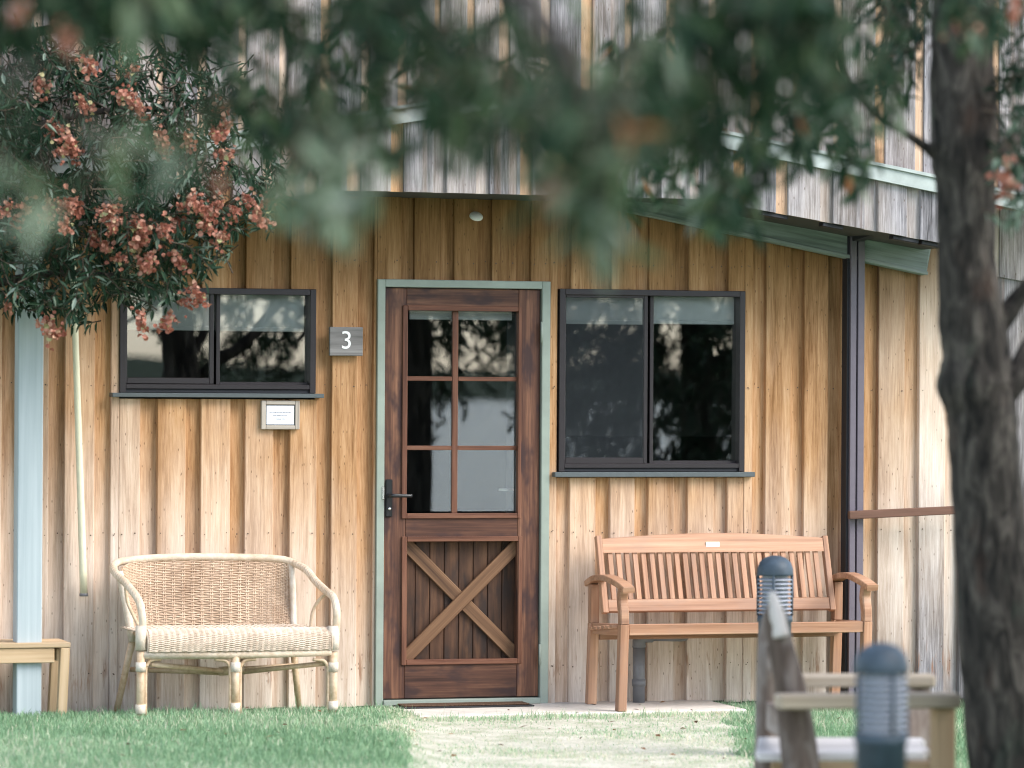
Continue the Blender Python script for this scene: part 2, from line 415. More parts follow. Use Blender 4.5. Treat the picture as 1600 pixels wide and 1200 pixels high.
def plank_board(name, x0, x1, zb, zt, yf, th, parent, ch=.003):
    """Vertical board, chamfered front arrises; zb, zt are (left, right) heights of its ends."""
    prof = [(x0, yf + th), (x0, yf + ch), (x0 + ch, yf), (x1 - ch, yf), (x1, yf + ch), (x1, yf + th)]
    def zz(zs, x): return zs[0] + (zs[1] - zs[0]) * (x - x0) / (x1 - x0)
    V = [(x, y, zz(zb, x)) for x, y in prof] + [(x, y, zz(zt, x)) for x, y in prof]
    Fc = [(i, (i + 1) % 6, (i + 1) % 6 + 6, i + 6) for i in range(6)] + [(5, 4, 3, 2, 1, 0), (6, 7, 8, 9, 10, 11)]
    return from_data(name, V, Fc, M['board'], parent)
def text(name, body, size, loc, mat, parent, ext=.001, align='CENTER', off=0.0):
    cu = bpy.data.curves.new(name, 'FONT'); cu.body = body; cu.size = size; cu.extrude = ext; cu.align_x = align; cu.align_y = 'CENTER'; cu.offset = off
    cu.materials.append(mat)
    tmp = bpy.data.objects.new(name + '_curve', cu); col.objects.link(tmp)
    bpy.context.view_layer.update()
    me = bpy.data.meshes.new_from_object(tmp.evaluated_get(bpy.context.evaluated_depsgraph_get())); me.name = name
    bpy.data.objects.remove(tmp); bpy.data.curves.remove(cu)
    if not me.materials: me.materials.append(mat)
    o = bpy.data.objects.new(name, me); col.objects.link(o); o.parent = parent
    if len(body) > 1: o['kind'] = 'stuff'
    o.matrix_basis = Matrix.Translation(Vector(loc) - pw(parent)) @ Matrix.Rotation(math.pi / 2, 4, 'X'); return o

# ------------------------------------------------------------------ ground, water, hills
def sst(t): t = min(1, max(0, t)); return t * t * (3 - 2 * t)
def hz(x, y):
    z = .05 * sst((-y - .05) / .6) * sst((-.55 + .25 * min(0, y + .5) - x) / .25)          # turf banked a little above the wall foot
    z += -.016 * max(0, x - .9) - .002 * math.sin(x * 2.1) * math.cos(y * 1.7)
    if y < -22: z -= .055 * (-22 - y)
    return z
def sheet(name, xs, ys, zf, mat, kind='structure'):
    V = [(x, y, zf(x, y)) for y in ys for x in xs]; n = len(xs)
    Fc = [(j * n + i, j * n + i + 1, (j + 1) * n + i + 1, (j + 1) * n + i) for j in range(len(ys) - 1) for i in range(n - 1)]
    o = from_data(name, V, Fc, mat, None, True); return tag(o, kind=kind)
g1 = sheet('lawn', list(np.linspace(-90, -6, 8)) + list(np.linspace(-5, 5, 141)) + list(np.linspace(6, 90, 8)),
           list(np.linspace(-52, -7, 24)) + list(np.linspace(-6, 4, 141)) + [30], lambda x, y: hz(x, y) - .003, M['lawn'])
tag(g1, 'green lawn running up to the foot of the timber wall')
PX0, PX1 = XA(618, -.4), XA(1140, -.4)
pr = random.Random(3)
def path_outline():
    ys = np.linspace(-.55, -12, 40); L, Rr = [], []
    for y in ys:
        sh = .15 * math.sin(y * 1.3); L.append((PX0 - .06 + pr.uniform(-.06, .06) + .25 * (y + .5) + sh * .2, y)); Rr.append((PX1 - .02 + pr.uniform(-.07, .07) + .34 * (y + .5), y))
    return L, Rr
pl_, pr_ = path_outline()
V, Fc = [], []
for (a, b) in zip(pl_, pr_):
    for t in np.linspace(0, 1, 9): x = a[0] + (b[0] - a[0]) * t; V.append((x, a[1], hz(x, a[1]) + .003))
for j in range(len(pl_) - 1):
    for i in range(8): Fc.append((j * 9 + i, j * 9 + i + 1, (j + 1) * 9 + i + 1, (j + 1) * 9 + i))
tag(from_data('path', V, Fc, M['path'], None, True), 'worn pale path of dry grass leading to the door', kind='structure')
SX0, SX1 = XA(640, -.4), XA(1150, -.4)
tag(box('porch_slab', SX0, SX1, -.58, .05, -.1, .018, M['slab'], None, .006), 'thin pale concrete slab in front of the door', kind='structure')
tag(sheet('lake', np.linspace(-900, 900, 6), np.linspace(-900, -46, 6), lambda x, y: -1.5, M['water']), 'grey lake in front of the cabin', kind='structure')
def hillz(x, y):
    r = (-y - 640) / 260
    return -2.0 + max(0, r) * (4 + 2.2 * math.sin(x * .006 + 1) + 1.2 * math.sin(x * .017)) * min(1.4, r)
tag(sheet('hills', np.linspace(-1200, 1200, 60), np.linspace(-1100, -640, 12), hillz, M['hill']), 'low wooded hills across the lake', kind='structure')

# ------------------------------------------------------------------ the cabin
cabin = thing('timber_cabin', (0, 0, 0), 'timber cabin with upright board cladding, a dark panelled door and two dark framed windows', 'cabin')
def setw(o, weather, tone, shel): o['weather'] = float(weather); o['tone'] = float(tone); o['sheltered'] = float(shel); return o

WL = rect(187, 450, 493, 614)      # left window opening  x0,x1,z0,z1
WR = rect(873, 453, 1163, 737)
DR = rect(587, 438, 857, 1102)
SIL_L = rect(173, 615, 503, 621); SIL_R = rect(863, 738, 1175, 745)
starts = [-331, -259, -187, -115, -43, 29, 101, 173, 246, 314, 383, 453, 518, 583, 646, 708, 767, 828, 891, 954, 1013, 1075, 1137, 1196, 1256, 1314, 1372, 1436, 1500, 1562, 1625, 1688, 1752, 1816]
XS = [XA(p) for p in starts]
GTOP = 2.9
BR = random.Random(11)
nails = []
def openings(x0, x1):
    """Solid vertical runs (z0, z1) left for a board spanning x0..x1."""
    runs = [(-.0, GTOP)]
    for (a, b, z0, z1) in ((WL[0], WL[1], WL[2] - .03, WL[3]), (WR[0], WR[1], WR[2] - .03, WR[3]), (DR[0], DR[1], -.1, DR[3])):
        if x1 > a + .012 and x0 < b - .012:
            new = []
            for (p, q) in runs:
                if z0 > p: new.append((p, z0))
                if z1 < q: new.append((z1, q))
            runs = new
    return runs
def split_at_openings(x0, x1):
    cuts = [x0]
    for e in (WL[0], WL[1], WR[0], WR[1], DR[0], DR[1]):
        if x0 + .012 < e < x1 - .012: cuts.append(e)
    cuts.append(x1); cuts.sort()
    return list(zip(cuts[:-1], cuts[1:]))
for i in range(len(XS) - 1):
    x0, x3 = XS[i], XS[i + 1]; mod = x3 - x0
    xm = x0 + mod * BR.uniform(.62, .68)
    px = starts[i]
    greyness = float(np.interp(px, [-300, 100, 300, 560, 1100, 1330, 1372, 1436, 1500, 1600], [.34, .30, .16, .02, .12, .08, .34, .46, .62, .85]))
    for (a, b, proud) in ((x0, xm, True), (xm - .006, x3 + .006, False)):
        tone = BR.uniform(-.10, .10); wv = greyness + BR.uniform(-.07, .07) - (0 if proud else .13)
        for (p, q) in split_at_openings(a, b):
            for (z0, z1) in openings(p, q):
                zb = max(z0, hz((p + q) / 2, 0) + .012 + BR.uniform(-.004, .006)) if z0 <= 0 else z0
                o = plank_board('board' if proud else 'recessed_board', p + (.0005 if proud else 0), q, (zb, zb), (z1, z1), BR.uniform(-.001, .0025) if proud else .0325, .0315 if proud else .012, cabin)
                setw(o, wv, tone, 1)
                if q - p > .04:
                    for zr in (.20, .875, 1.60 if z1 > 1.65 else 1.535, 2.22):
                        if z0 + .02 < zr < z1 - .02:
                            xx = (p + .018, q - .02) if proud else ((p + q) / 2 + .008,)
                            for x in xx: nails.append((x + BR.uniform(-.004, .004), -.0015 if proud else .0315, zr + BR.uniform(-.008, .008)))
V, Fc = [], []
for (x, y, z) in nails:
    b = len(V); r = BR.uniform(.0026, .0042)
    for j in range(6): V.append((x + r * math.cos(j * math.pi / 3), y - .001, z + r * math.sin(j * math.pi / 3)))
    V.append((x, y + .004, z)); Fc.append(tuple(range(b, b + 6)))
    Fc += [(b + j, b + 6, b + (j + 1) % 6) for j in range(6)]
tag(from_data('nail_head', V, Fc, M['nail'], cabin), kind='stuff')
# building wrap behind the boards, and the dark room
bm = bmesh.new(); XL, XR = XS[0], XS[-1]
def bb(x0, x1, z0, z1): bm_box(bm, x0, x1, .046, .12, z0, z1)
bb(XL, WL[0] + .01, -.1, GTOP); bb(WL[0] + .011, WL[1] - .01, -.1, WL[2] - .03); bb(WL[0] + .011, WL[1] - .01, WL[3], GTOP)
bb(WL[1] - .009, DR[0] + .01, -.1, GTOP); bb(DR[0] + .011, DR[1] - .01, DR[3], GTOP); bb(DR[1] - .009, WR[0] + .01, -.1, GTOP)
bb(WR[0] + .011, WR[1] - .01, -.1, WR[2] - .03); bb(WR[0] + .011, WR[1] - .01, WR[3], GTOP); bb(WR[1] - .009, XR, -.1, GTOP)
from_bm('wall_core', bm, M['backing'], cabin)
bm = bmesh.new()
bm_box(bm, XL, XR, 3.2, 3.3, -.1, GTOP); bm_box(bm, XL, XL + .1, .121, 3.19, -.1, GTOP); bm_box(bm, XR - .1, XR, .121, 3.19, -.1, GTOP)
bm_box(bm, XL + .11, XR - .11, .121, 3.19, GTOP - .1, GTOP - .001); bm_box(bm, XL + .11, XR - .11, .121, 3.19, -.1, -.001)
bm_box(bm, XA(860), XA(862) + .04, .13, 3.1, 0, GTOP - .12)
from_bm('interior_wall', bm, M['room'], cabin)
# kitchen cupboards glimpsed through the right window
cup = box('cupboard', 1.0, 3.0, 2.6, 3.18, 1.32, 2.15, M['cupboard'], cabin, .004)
for x in (1.15, 1.55, 1.62, 2.02):
    bar('handle', (x, 2.585, 1.42), (x, 2.585, 1.62), .014, .02, M['black'], cup)

# windows -------------------------------------------------------------
def window(O, panes, sill, blinds, screen_first):
    x0, x1, z0, z1 = O
    w = bpy.data.objects.new('window', None); col.objects.link(w); w.parent = cabin; w.location = ((x0 + x1) / 2, 0, z0)
    def rail(a, b, c, d, y0, y1, m=M['alu']): box('frame', a, b, y0, y1, c, d, m, w, .002)
    fw = .030
    rail(x0, x0 + fw, z0, z1, -.012, .11); rail(x1 - fw, x1, z0, z1, -.012, .11)
    rail(x0 + fw, x1 - fw, z1 - fw, z1, -.011, .11); rail(x0 + fw, x1 - fw, z0, z0 + .018, .004, .11, M['steel_dark'])
    rail(x0 + fw, x1 - fw, z0 + .0185, z0 + .042, -.010, .11)
    for k, (a, b, c, d) in enumerate(panes):
        yy = .0 if k == 0 else .03; s = .020
        ax, bx = a - s, b + s
        rail(ax, a, c - .03, d + .02, yy, yy + .028); rail(b, bx, c - .03, d + .02, yy + .0005, yy + .0285)
        rail(a, b, c - .03, c, yy + .001, yy + .029); rail(a, b, d, d + .02, yy + .001, yy + .029)
        box('pane', a - .004, b + .004, yy + .012, yy + .016, c - .004, d + .004, M['glass'], w, 0)
        if k == 0 and screen_first: box('insect_screen', a - .004, b + .004, yy + .003, yy + .0035, c - .004, d + .004, M['screen'], w, 0)
    for (a, b, c, d, dr) in blinds:
        box('roller_blind', a, b, .064, .067, c, d, M['blind'], w, 0)
        box('blind_rail', a, b, .059, .072, c - .022, c, M['blind'], w, .003)
    a, b, c, d = sill
    box('sill', a, b, -.045, .10, c, d + .002, M['sill'], w, .002)
    return w
def panes_of(*rs): return [rect(*r) for r in rs]
pL = panes_of((199, 459, 328, 590), (346, 459, 484, 597)); pR = panes_of((884, 465, 1006, 715), (1024, 463, 1155, 720))
def blind_of(px0, px1, py0, py1): a, b, c, d = rect(px0, py0, px1, py1, .064); return (a, b, c, d, 0)
window(WL, pL, SIL_L, [blind_of(190, 335, 440, 509), blind_of(340, 475, 440, 511)], False)
window(WR, pR, SIL_R, [blind_of(878, 1008, 448, 500), blind_of(1016, 1147, 448, 500)], True)

# door ----------------------------------------------------------------
door = bpy.data.objects.new('door', None); col.objects.link(door); door.parent = cabin; door.location = ((DR[0] + DR[1]) / 2, 0, 0)
fx0, fx1, fz1 = DR[0], DR[1], DR[3]
LX0, LX1, LZ0, LZ1 = rect(600, 451, 843, 1090)
box('door_frame', fx0, LX0 - .003, -.018, .10, .012, fz1, M['green_frame'], door, .003)
box('door_frame', LX1 + .003, fx1, -.018, .10, .012, fz1, M['green_frame'], door, .003)
box('door_frame', LX0 - .003, LX1 + .003, -.0175, .10, LZ1 + .003, fz1, M['green_frame'], door, .003)
box('threshold', LX0 - .003, LX1 + .003, -.03, .10, .018, LZ0 - .005, M['green_frame'], door, .003)
G0 = rect(636, 486, 809, 802); P0 = rect(635, 846, 809, 1030); GT = rect(628, 478, 814, 810); PT = rect(627, 838, 815, 1038)
yl = .004
def dbar(name, a, b, c, d, y0, y1, mat, vertical):
    cx, cz = (a + b) / 2, (c + d) / 2
    if vertical: return bar(name, (cx, (y0 + y1) / 2, c), (cx, (y0 + y1) / 2, d), b - a, y1 - y0, mat, door, up=(0, 1, 0), bev=.0025)
    return bar(name, (a, (y0 + y1) / 2, cz), (b, (y0 + y1) / 2, cz), y1 - y0, d - c, mat, door, up=(0, 0, 1), bev=.0025)
dbar('stile', LX0, G0[0] - .004, LZ0, LZ1, yl, yl + .045, M['door'], True)
dbar('stile', G0[1] + .004, LX1, LZ0, LZ1, yl, yl + .045, M['door'], True)
a, b = G0[0] - .0035, G0[1] + .0035
dbar('rail', a, b, G0[3] + .004, LZ1, yl + .001, yl + .044, M['door'], False)
dbar('rail', a, b, P0[3] + .004, G0[2] - .004, yl + .001, yl + .044, M['door'], False)
dbar('rail', a, b, LZ0, P0[2] - .004, yl + .001, yl + .044, M['door'], False)
for (I, T) in ((G0, GT), (P0, PT)):
    dbar('moulding', T[0], I[0], T[2], T[3], yl - .012, yl + .035, M['door_trim'], True)
    dbar('moulding', I[1], T[1], T[2], T[3], yl - .012, yl + .035, M['door_trim'], True)
    dbar('moulding', I[0] + .0005, I[1] - .0005, I[3], T[3], yl - .0115, yl + .035, M['door_trim'], False)
    dbar('moulding', I[0] + .0005, I[1] - .0005, T[2], I[2], yl - .0115, yl + .035, M['door_trim'], False)
bx0, bx1, _, _ = rect(708, 485, 717, 802)
dbar('glazing_bar', bx0, bx1, G0[2], G0[3], yl + .012, yl + .034, M['door_trim'], True)
zs = [G0[2]]
for py in (700, 592): zs.append(ZA(720, py))
zs.append(G0[3])
for z in zs[1:3]:
    dbar('glazing_bar', G0[0], bx0 - .0005, z - .011, z + .011, yl + .013, yl + .033, M['door_trim'], False)
    dbar('glazing_bar', bx1 + .0005, G0[1], z - .011, z + .011, yl + .013, yl + .033, M['door_trim'], False)
for i in range(3):
    for (a, b) in ((G0[0], bx0), (bx1, G0[1])):
        box('pane', a, b, yl + .022, yl + .026, zs[i] + .009, zs[i + 1] - .009, M['glass'], door, 0)
a, b, c, d = rect(640, 440, 800, 498, .07); box('roller_blind', a, b, .070, .073, c, d, M['blind'], door, 0)
box('blind_rail', a, b, .065, .078, c - .006, c + .012, M['blind'], door, .003)
box('inner_jamb', XA(792, .1), LX1, .11, .14, 0, LZ1, M['room'], door, 0)
# inner door handle seen through the lower right pane
ih = W(790, 765, .10); bar('inner_handle', (ih.x - .04, .095, ih.z), (ih.x + .045, .095, ih.z), .012, .016, M['chrome'], door)
# lower panel: vertical planks and a cross brace
n = 8; pxs = np.linspace(P0[0] - .012, P0[1] + .012, n + 1)
for i in range(n):
    dbar('plank', pxs[i] + .0012, pxs[i + 1] - .0012, P0[2] - .01, P0[3] + .01, yl + .062 + BR.uniform(0, .002), yl + .08, M['plank'], True)
box('panel_backing', P0[0] - .02, P0[1] + .02, yl + .083, yl + .09, P0[2] - .02, P0[3] + .02, M['backing'], door, 0)
q = lambda px, py: W(px, py, yl + .05)
def brace(p0, p1, y, w):
    return bar('brace', (p0.x, y, p0.z), (p1.x, y, p1.z), .018, w, M['brace'], door, up=(0, 0, 1), bev=.003)
def cut(p0, p1):      # keep the brace inside the panel opening
    return p0, p1
brace(q(630, 846), q(812, 1030), yl + .053, .066)
brace(q(630, 1030), q(812, 846), yl + .0365, .066)
# handle, lock, hinges
hx = W(607, 778, yl)
pl = bar('handle_plate', (hx.x, yl - .006, ZA(607, 808)), (hx.x, yl - .006, ZA(607, 749)), .036, .013, M['black'], door, up=(0, 1, 0), bev=.005)
lev = W(625, 775, yl - .05)
tube('lever', [(hx.x, yl - .01, lev.z + .002), (hx.x, yl - .055, lev.z + .002), (hx.x + .03, yl - .06, lev.z + .002), (hx.x + .105, yl - .058, lev.z)], [.010, .010, .010, .008], M['black'], door, 10, True, 4)
lathe('keyhole', [(0, 0), (.008, 0), (.008, .004), (0, .004)], M['chrome'], door, (0, 0, 0), 12).matrix_basis = Matrix.Translation(Vector((hx.x + .002, yl - .0125, ZA(608, 795))) - pw(door)) @ Matrix.Rotation(math.pi / 2, 4, 'X')
box('strike_plate', LX0 - .014, LX0 - .004, -.023, -.0185, ZA(598, 780), ZA(598, 760), M['chrome'], door, .001)
for (py0, py1) in ((503, 536), (1006, 1038)):
    zc0, zc1 = ZA(843, py1), ZA(843, py0)
    tube('hinge', [(LX1 + .001, -.019, zc0), (LX1 + .001, -.019, zc1)], .0065, M['green_frame'], door, 10)

# porch gable ----------------------------------------------------------
YG = -.60
def gx(px): return W(px, 300, YG).x
ap = W(808, 138, YG); rp = W(1449, 273, YG); sl_r = (rp.z - ap.z) / (rp.x - ap.x)
lp = W(552, 178, YG); sl_l = (lp.z - ap.z) / (lp.x - ap.x)
def strip_top(x): return ap.z + (x - ap.x) * (sl_r if x > ap.x else sl_l)
ST = .082
fl = W(530, 297, YG); fr = W(1096, 311, YG); er = W(1467, 379, YG); bs = (er.z - fr.z) / (er.x - fr.x)
def low_edge(x):
    if x > fr.x: return fr.z + (x - fr.x) * bs
    if x < fl.x: return fl.z - (x - fl.x) * bs
    return fl.z + (fr.z - fl.z) * (x - fl.x) / (fr.x - fl.x)
gst = [1033 - 67 * k for k in range(16, 0, -1)] + [1033, 1099, 1165, 1232, 1302, 1372, 1438, 1505]
GX = [gx(p) for p in gst]
def segs(a, b):
    c = [a] + [x for x in (fl.x, fr.x, ap.x) if a + .004 < x < b - .004] + [b]; return list(zip(c[:-1], c[1:]))
for i in range(len(GX) - 1):
    a, d = GX[i], GX[i + 1]; m = a + (d - a) * BR.uniform(.66, .72)
    for (p, q_, proud) in ((a, m, True), (m - .004, d + .004, False)):
        tone = BR.uniform(-.1, .12); wv = .93 + BR.uniform(-.05, .07) if proud else BR.choice([.0, .12, .3, .75, .85])
        for (s0, s1) in segs(p, q_):
            o = plank_board('gable_board' if proud else 'recessed_gable_board', s0, s1, (low_edge(s0), low_edge(s1)), (strip_top(s0) - .03, strip_top(s1) - .03), YG if proud else YG + .0205, .02, cabin)
            setw(o, wv, tone, 0)
yb = -.022
bayx = [W(p, 600, yb).x for p in (1519, 1558, 1622, 1688, 1752, 1816)]
lap = lambda x: er.z + (x - er.x) * bs - .06
for i in range(len(bayx) - 1):
    a, d = bayx[i], bayx[i + 1]; m = a + (d - a) * .68
    for (p, q_, proud) in ((a, m, True), (m - .004, d + .004, False)):
        for (low, yo) in ((True, 0), (False, -.016)):
            zb_, zt_ = ((-.06, -.06), (lap(p) + .03, lap(q_) + .03)) if low else ((lap(p), lap(q_)), (strip_top(p) - .02, strip_top(q_) - .02))
            o = plank_board('bay_board' if proud else 'recessed_bay_board', p, q_, zb_, zt_, yb + yo + (0 if proud else .006), .014, cabin)
            setw(o, .97 + BR.uniform(-.05, .05) if proud else BR.choice([.35, .7]), BR.uniform(-.1, .1), 0)
# sloping flashing strip, left and right of the ridge
ex0, ex1, gend = GX[0], gx(1790), GX[-1]
box('gable_end', gend + .0005, gend + .02, YG + .003, -.045, low_edge(gend) + .005, strip_top(gend) - .04, M['backing'], cabin, 0)
for (p, q_) in ((ex0, ap.x), (ap.x, ex1)):
    poly = [(p, strip_top(p) - ST), (q_, strip_top(q_) - ST), (q_, strip_top(q_)), (p, strip_top(p))]
    prism('flashing', poly, YG - .03, YG - .002, M['fascia_paint'], cabin)
    poly2 = [(x, z + ST * (.0 if k < 2 else .0)) for k, (x, z) in enumerate(poly)]
    prism('flashing_lip', [(p, strip_top(p) - .012), (q_, strip_top(q_) - .012), (q_, strip_top(q_) + .004), (p, strip_top(p) + .004)], YG - .042, YG - .0305, M['fascia_paint'], cabin)
# upper storey boards above the flashing
ust = [565 - 64 * k for k in range(12, 0, -1)] + [565, 622, 679, 730, 780, 845, 908, 976, 1041, 1107, 1174, 1240, 1303, 1368, 1431, 1492, 1550, 1612, 1676, 1740, 1804]
YU = -.56; UX = [W(p, 120, YU).x for p in ust]; TOPZ = 4.7
for i in range(len(UX) - 1):
    a, d = UX[i], UX[i + 1]; m = a + (d - a) * BR.uniform(.18, .26)      # narrow warm recess, wide silver board
    for (p, q_, proud) in ((m, d, True), (a - .006, m + .006, False)):
        for (s0, s1) in segs(p, q_):
            o = plank_board('upper_board' if proud else 'recessed_upper_board', s0, s1, (strip_top(s0) - .06, strip_top(s1) - .06), (TOPZ, TOPZ), YU if proud else YU + .012, .022 if proud else .030, cabin)
            setw(o, .92 + BR.uniform(-.06, .08) if proud else BR.uniform(.1, .35), BR.uniform(-.05, .2), 0)
box('upper_core', XL, XR, YU + .046, .12, 3.05, TOPZ, M['backing'], cabin, 0)
# soffit under the gable
for (p, q_) in ((ex0, fl.x), (fl.x, fr.x), (fr.x, gend)):
    prism('soffit', [(p, low_edge(p) + .004), (q_, low_edge(q_) + .004), (q_, low_edge(q_) + .03), (p, low_edge(p) + .03)], YG + .042, .045, M['soffit'], cabin)
prism('gable_core', [(ex0, low_edge(ex0) + .035), (fl.x, fl.z + .035), (fr.x, fr.z + .035), (gend, low_edge(gend) + .035), (gend, strip_top(gend) - .05), (ap.x, ap.z - .05), (ex0, strip_top(ex0) - .05)], YG + .044, YG + .06, M['backing'], cabin)
for (px0, px1) in ((1195, 1235), (1290, 1322), (1400, 1440), (1445, 1470)):      # battens under the eave
    x = gx(px0); x2 = gx(px1)
    bar('eave_batten', (x, YG + .06, low_edge(x) - .010), (x2, YG + .06, low_edge(x2) - .010), .06, .022, M['steel_dark'], cabin)
# sloping green-grey rafter against the wall
b0, b1 = W(905, 316, -.04), W(1445, 431, -.04); dv = (b1 - b0).normalized(); nv = Vector((-dv.z, 0, dv.x))
hb = .235
p0_, p1_ = b0 + nv * hb / 2, b1 + nv * hb / 2
bar('rafter', p0_, p1_, .06, hb, M['green_beam'], cabin, up=tuple(nv), bev=.012)
bar('rafter_bead', b0 + nv * .012 + Vector((0, -.034, 0)), b1 + nv * .012 + Vector((0, -.034, 0)), .008, .018, M['green_beam'], cabin, up=tuple(nv), bev=.002)
# steel channel column with its bracket, and the brown rail fixed to it
c0, c1 = XA(1323, -.08), XA(1348, -.08); ctop = ZA(1335, 366, -.08); cb = hz(c0, -.1)
colm = bpy.data.objects.new('steel_column', None); col.objects.link(colm); colm.parent = cabin; colm.location = (c0, -.08, cb)
wdt = (c1 - c0)
box('web', c0, c1, -.075, -.005, cb - .02, ctop, M['steel_dark'], colm, .001)
box('flange', c0 + .012, c0 + wdt * .50, -.095, -.0755, cb - .02, ctop - .002, M['steel'], colm, .002)
box('flange', c0 + wdt * .60, c1, -.095, -.0755, cb - .02, ctop - .002, M['steel'], colm, .002)
bar('bracket', (c0 + wdt / 2, -.10, ctop - .02), (c0 + wdt / 2 + .02, YG + .05, ctop + .03), .06, .035, M['steel_dark'], colm)
r0, r1 = W(1326, 805, -.13), W(1492, 797, -.13); rd = (r1 - r0)
bar('rail', r0, r0 + rd * 1.1, .03, .042, M['rail'], cabin)

# ------------------------------------------------------------------ things on the wall
x0, x1, z0, z1 = rect(515, 511, 567, 556, -.04)
sg = thing('house_number_sign', ((x0 + x1) / 2, -.02, z0), 'grey wooden square with a white number 3 beside the door', 'sign')
box('sign_board', x0, x1, -.042, -.022, z0, z1, M['grey_board'], sg, .003)
box('spacer', x0 + .05, x1 - .05, -.0215, -.0005, z0 + .04, z1 - .04, M['backing'], sg, 0)
text('numeral', '3', .125, ((x0 + x1) / 2, -.0435, (z0 + z1) / 2 + .002), M['white'], sg, .0015)
x0, x1, z0, z1 = rect(408, 626, 468, 671, -.02)
nt = thing('framed_notice', ((x0 + x1) / 2, -.01, z0), 'small white notice in a wooden frame under the left window sill', 'notice')
for (a, b, c, d, v) in ((x0, x0 + .023, z0, z1, 1), (x1 - .023, x1, z0, z1, 1), (x0 + .0232, x1 - .0232, z1 - .02, z1, 0), (x0 + .0232, x1 - .0232, z0, z0 + .02, 0)):
    if v: bar('frame', ((a + b) / 2, -.014, c), ((a + b) / 2, -.014, d), b - a, .022, M['notice_frame'], nt, up=(0, 1, 0))
    else: bar('frame', (a, -.014, (c + d) / 2), (b, -.014, (c + d) / 2), .022, d - c, M['notice_frame'], nt)
box('inner_edge', x0 + .0235, x1 - .0235, -.018, -.006, z0 + .0205, z1 - .0205, M['black'], nt, 0)
box('paper', x0 + .0275, x1 - .0275, -.0195, -.0181, z0 + .0245, z1 - .0245, M['paper'], nt, 0)
cx, cz = (x0 + x1) / 2, (z0 + z1) / 2
for k, (s, zz) in enumerate((('ALL OUR ROOMS ARE SMOKE', .013), ('FREE INSIDE PLEASE.', -.003), ('THANK YOU', -.020))):
    text('lettering', s, .0082, (cx, -.0200, cz + zz), M['ink'], nt, .0002)
# small round light under the eave
lw = W(744, 338, -.05)
lt = thing('eave_light', lw, 'small oval silver white light under the eave above the door', 'light')
disc = lathe('lamp_rim', [(0, .012), (.026, .010), (.034, .002), (.034, -.004), (.027, -.008), (.024, -.003)], M['white'], lt, lw, 24)
ln = lathe('lamp_lens', [(0, -.009), (.014, -.008), (.024, -.003)], M['chrome'], lt, lw, 24)
for o in (disc, ln): o.matrix_basis = Matrix.Rotation(R(40), 4, 'X')
tube('lamp_stem', [lw + Vector((0, .004, .004)), lw + Vector((0, .055, .01))], .012, M['white'], lt, 8)
# cream pole hanging against the boards
c_top, c_mid, c_bot = W(114, 440, -.11), W(119, 560, -.11), W(131, 929, -.07)
up = c_mid + (c_mid - c_bot) * 1.2
cp = thing('hanging_pole', c_bot, 'long thin cream pole hanging against the boards left of the wicker sofa', 'pole')
tube('pole', [up, c_mid, c_bot], [.014, .016, .019], M['pvc_cream'], cp, 12, True, 6)
tube('end_cap', [c_bot + Vector((0, 0, .006)), c_bot - Vector((0, 0, .008))], .0215, M['pvc_grey'], cp, 12)
tube('hook', [up, up + Vector((0, .06, .04)), up + Vector((0, .11, .04))], .006, M['steel_dark'], cp, 8)
# drain pipe under the bench
d0, d1 = W(998, 1103, -.07), W(998, 999, -.07)
dp = thing('drain_pipe', (d0.x, d0.y, d0.z), 'grey plastic drain pipe with elbow under the slatted bench', 'pipe')
tube('pipe', [(d0.x, -.07, .018), (d0.x, -.07, d1.z - .03)], .031, M['pvc_grey'], dp, 18)
tube('elbow', [(d0.x, -.07, d1.z - .04), (d0.x, -.07, d1.z - .005), (d0.x + .012, -.07, d1.z + .012), (d0.x + .035, -.07, d1.z + .017), (d0.x + .07, -.07, d1.z + .017)], .034, M['pvc_grey'], dp, 18)
hx_ = W(1062, 991, -.07).x
tube('pipe', [(d0.x + .06, -.07, d1.z + .017), (hx_, -.07, d1.z + .012), (hx_ + .03, -.05, d1.z + .012), (hx_ + .045, .02, d1.z + .012)], .026, M['pvc_grey'], dp, 16)
tube('collar', [(d0.x, -.07, .10), (d0.x, -.07, .135)], .0345, M['pvc_grey'], dp, 18)
# door mat
mx0, mx1 = XA(628, -.2), XA(838, -.2)
dm = thing('door_mat', ((mx0 + mx1) / 2, -.2, .018), 'brown coir door mat with black edge lying at the door', 'mat')
box('mat_edge', mx0, mx1, -.20, -.04, .0185, .026, M['mat_edge'], dm, .003)
box('coir', mx0 + .02, mx1 - .02, -.185, -.055, .0262, .034, M['mat'], dm, .004)

# ------------------------------------------------------------------ blue-grey post at the left
pa, pb = XA(25, -.33), XA(64, -.33)
po = thing('timber_post', ((pa + pb) / 2, -.33, hz(pa, -.33)), 'square blue grey painted post at the left edge of the wall', 'post')
bar('post', ((pa + pb) / 2, -.33, -.05), ((pa + pb) / 2, -.33, low_edge(pa) + .002), pb - pa, .11, M['post_blue'], po, up=(0, 1, 0), bev=.004)

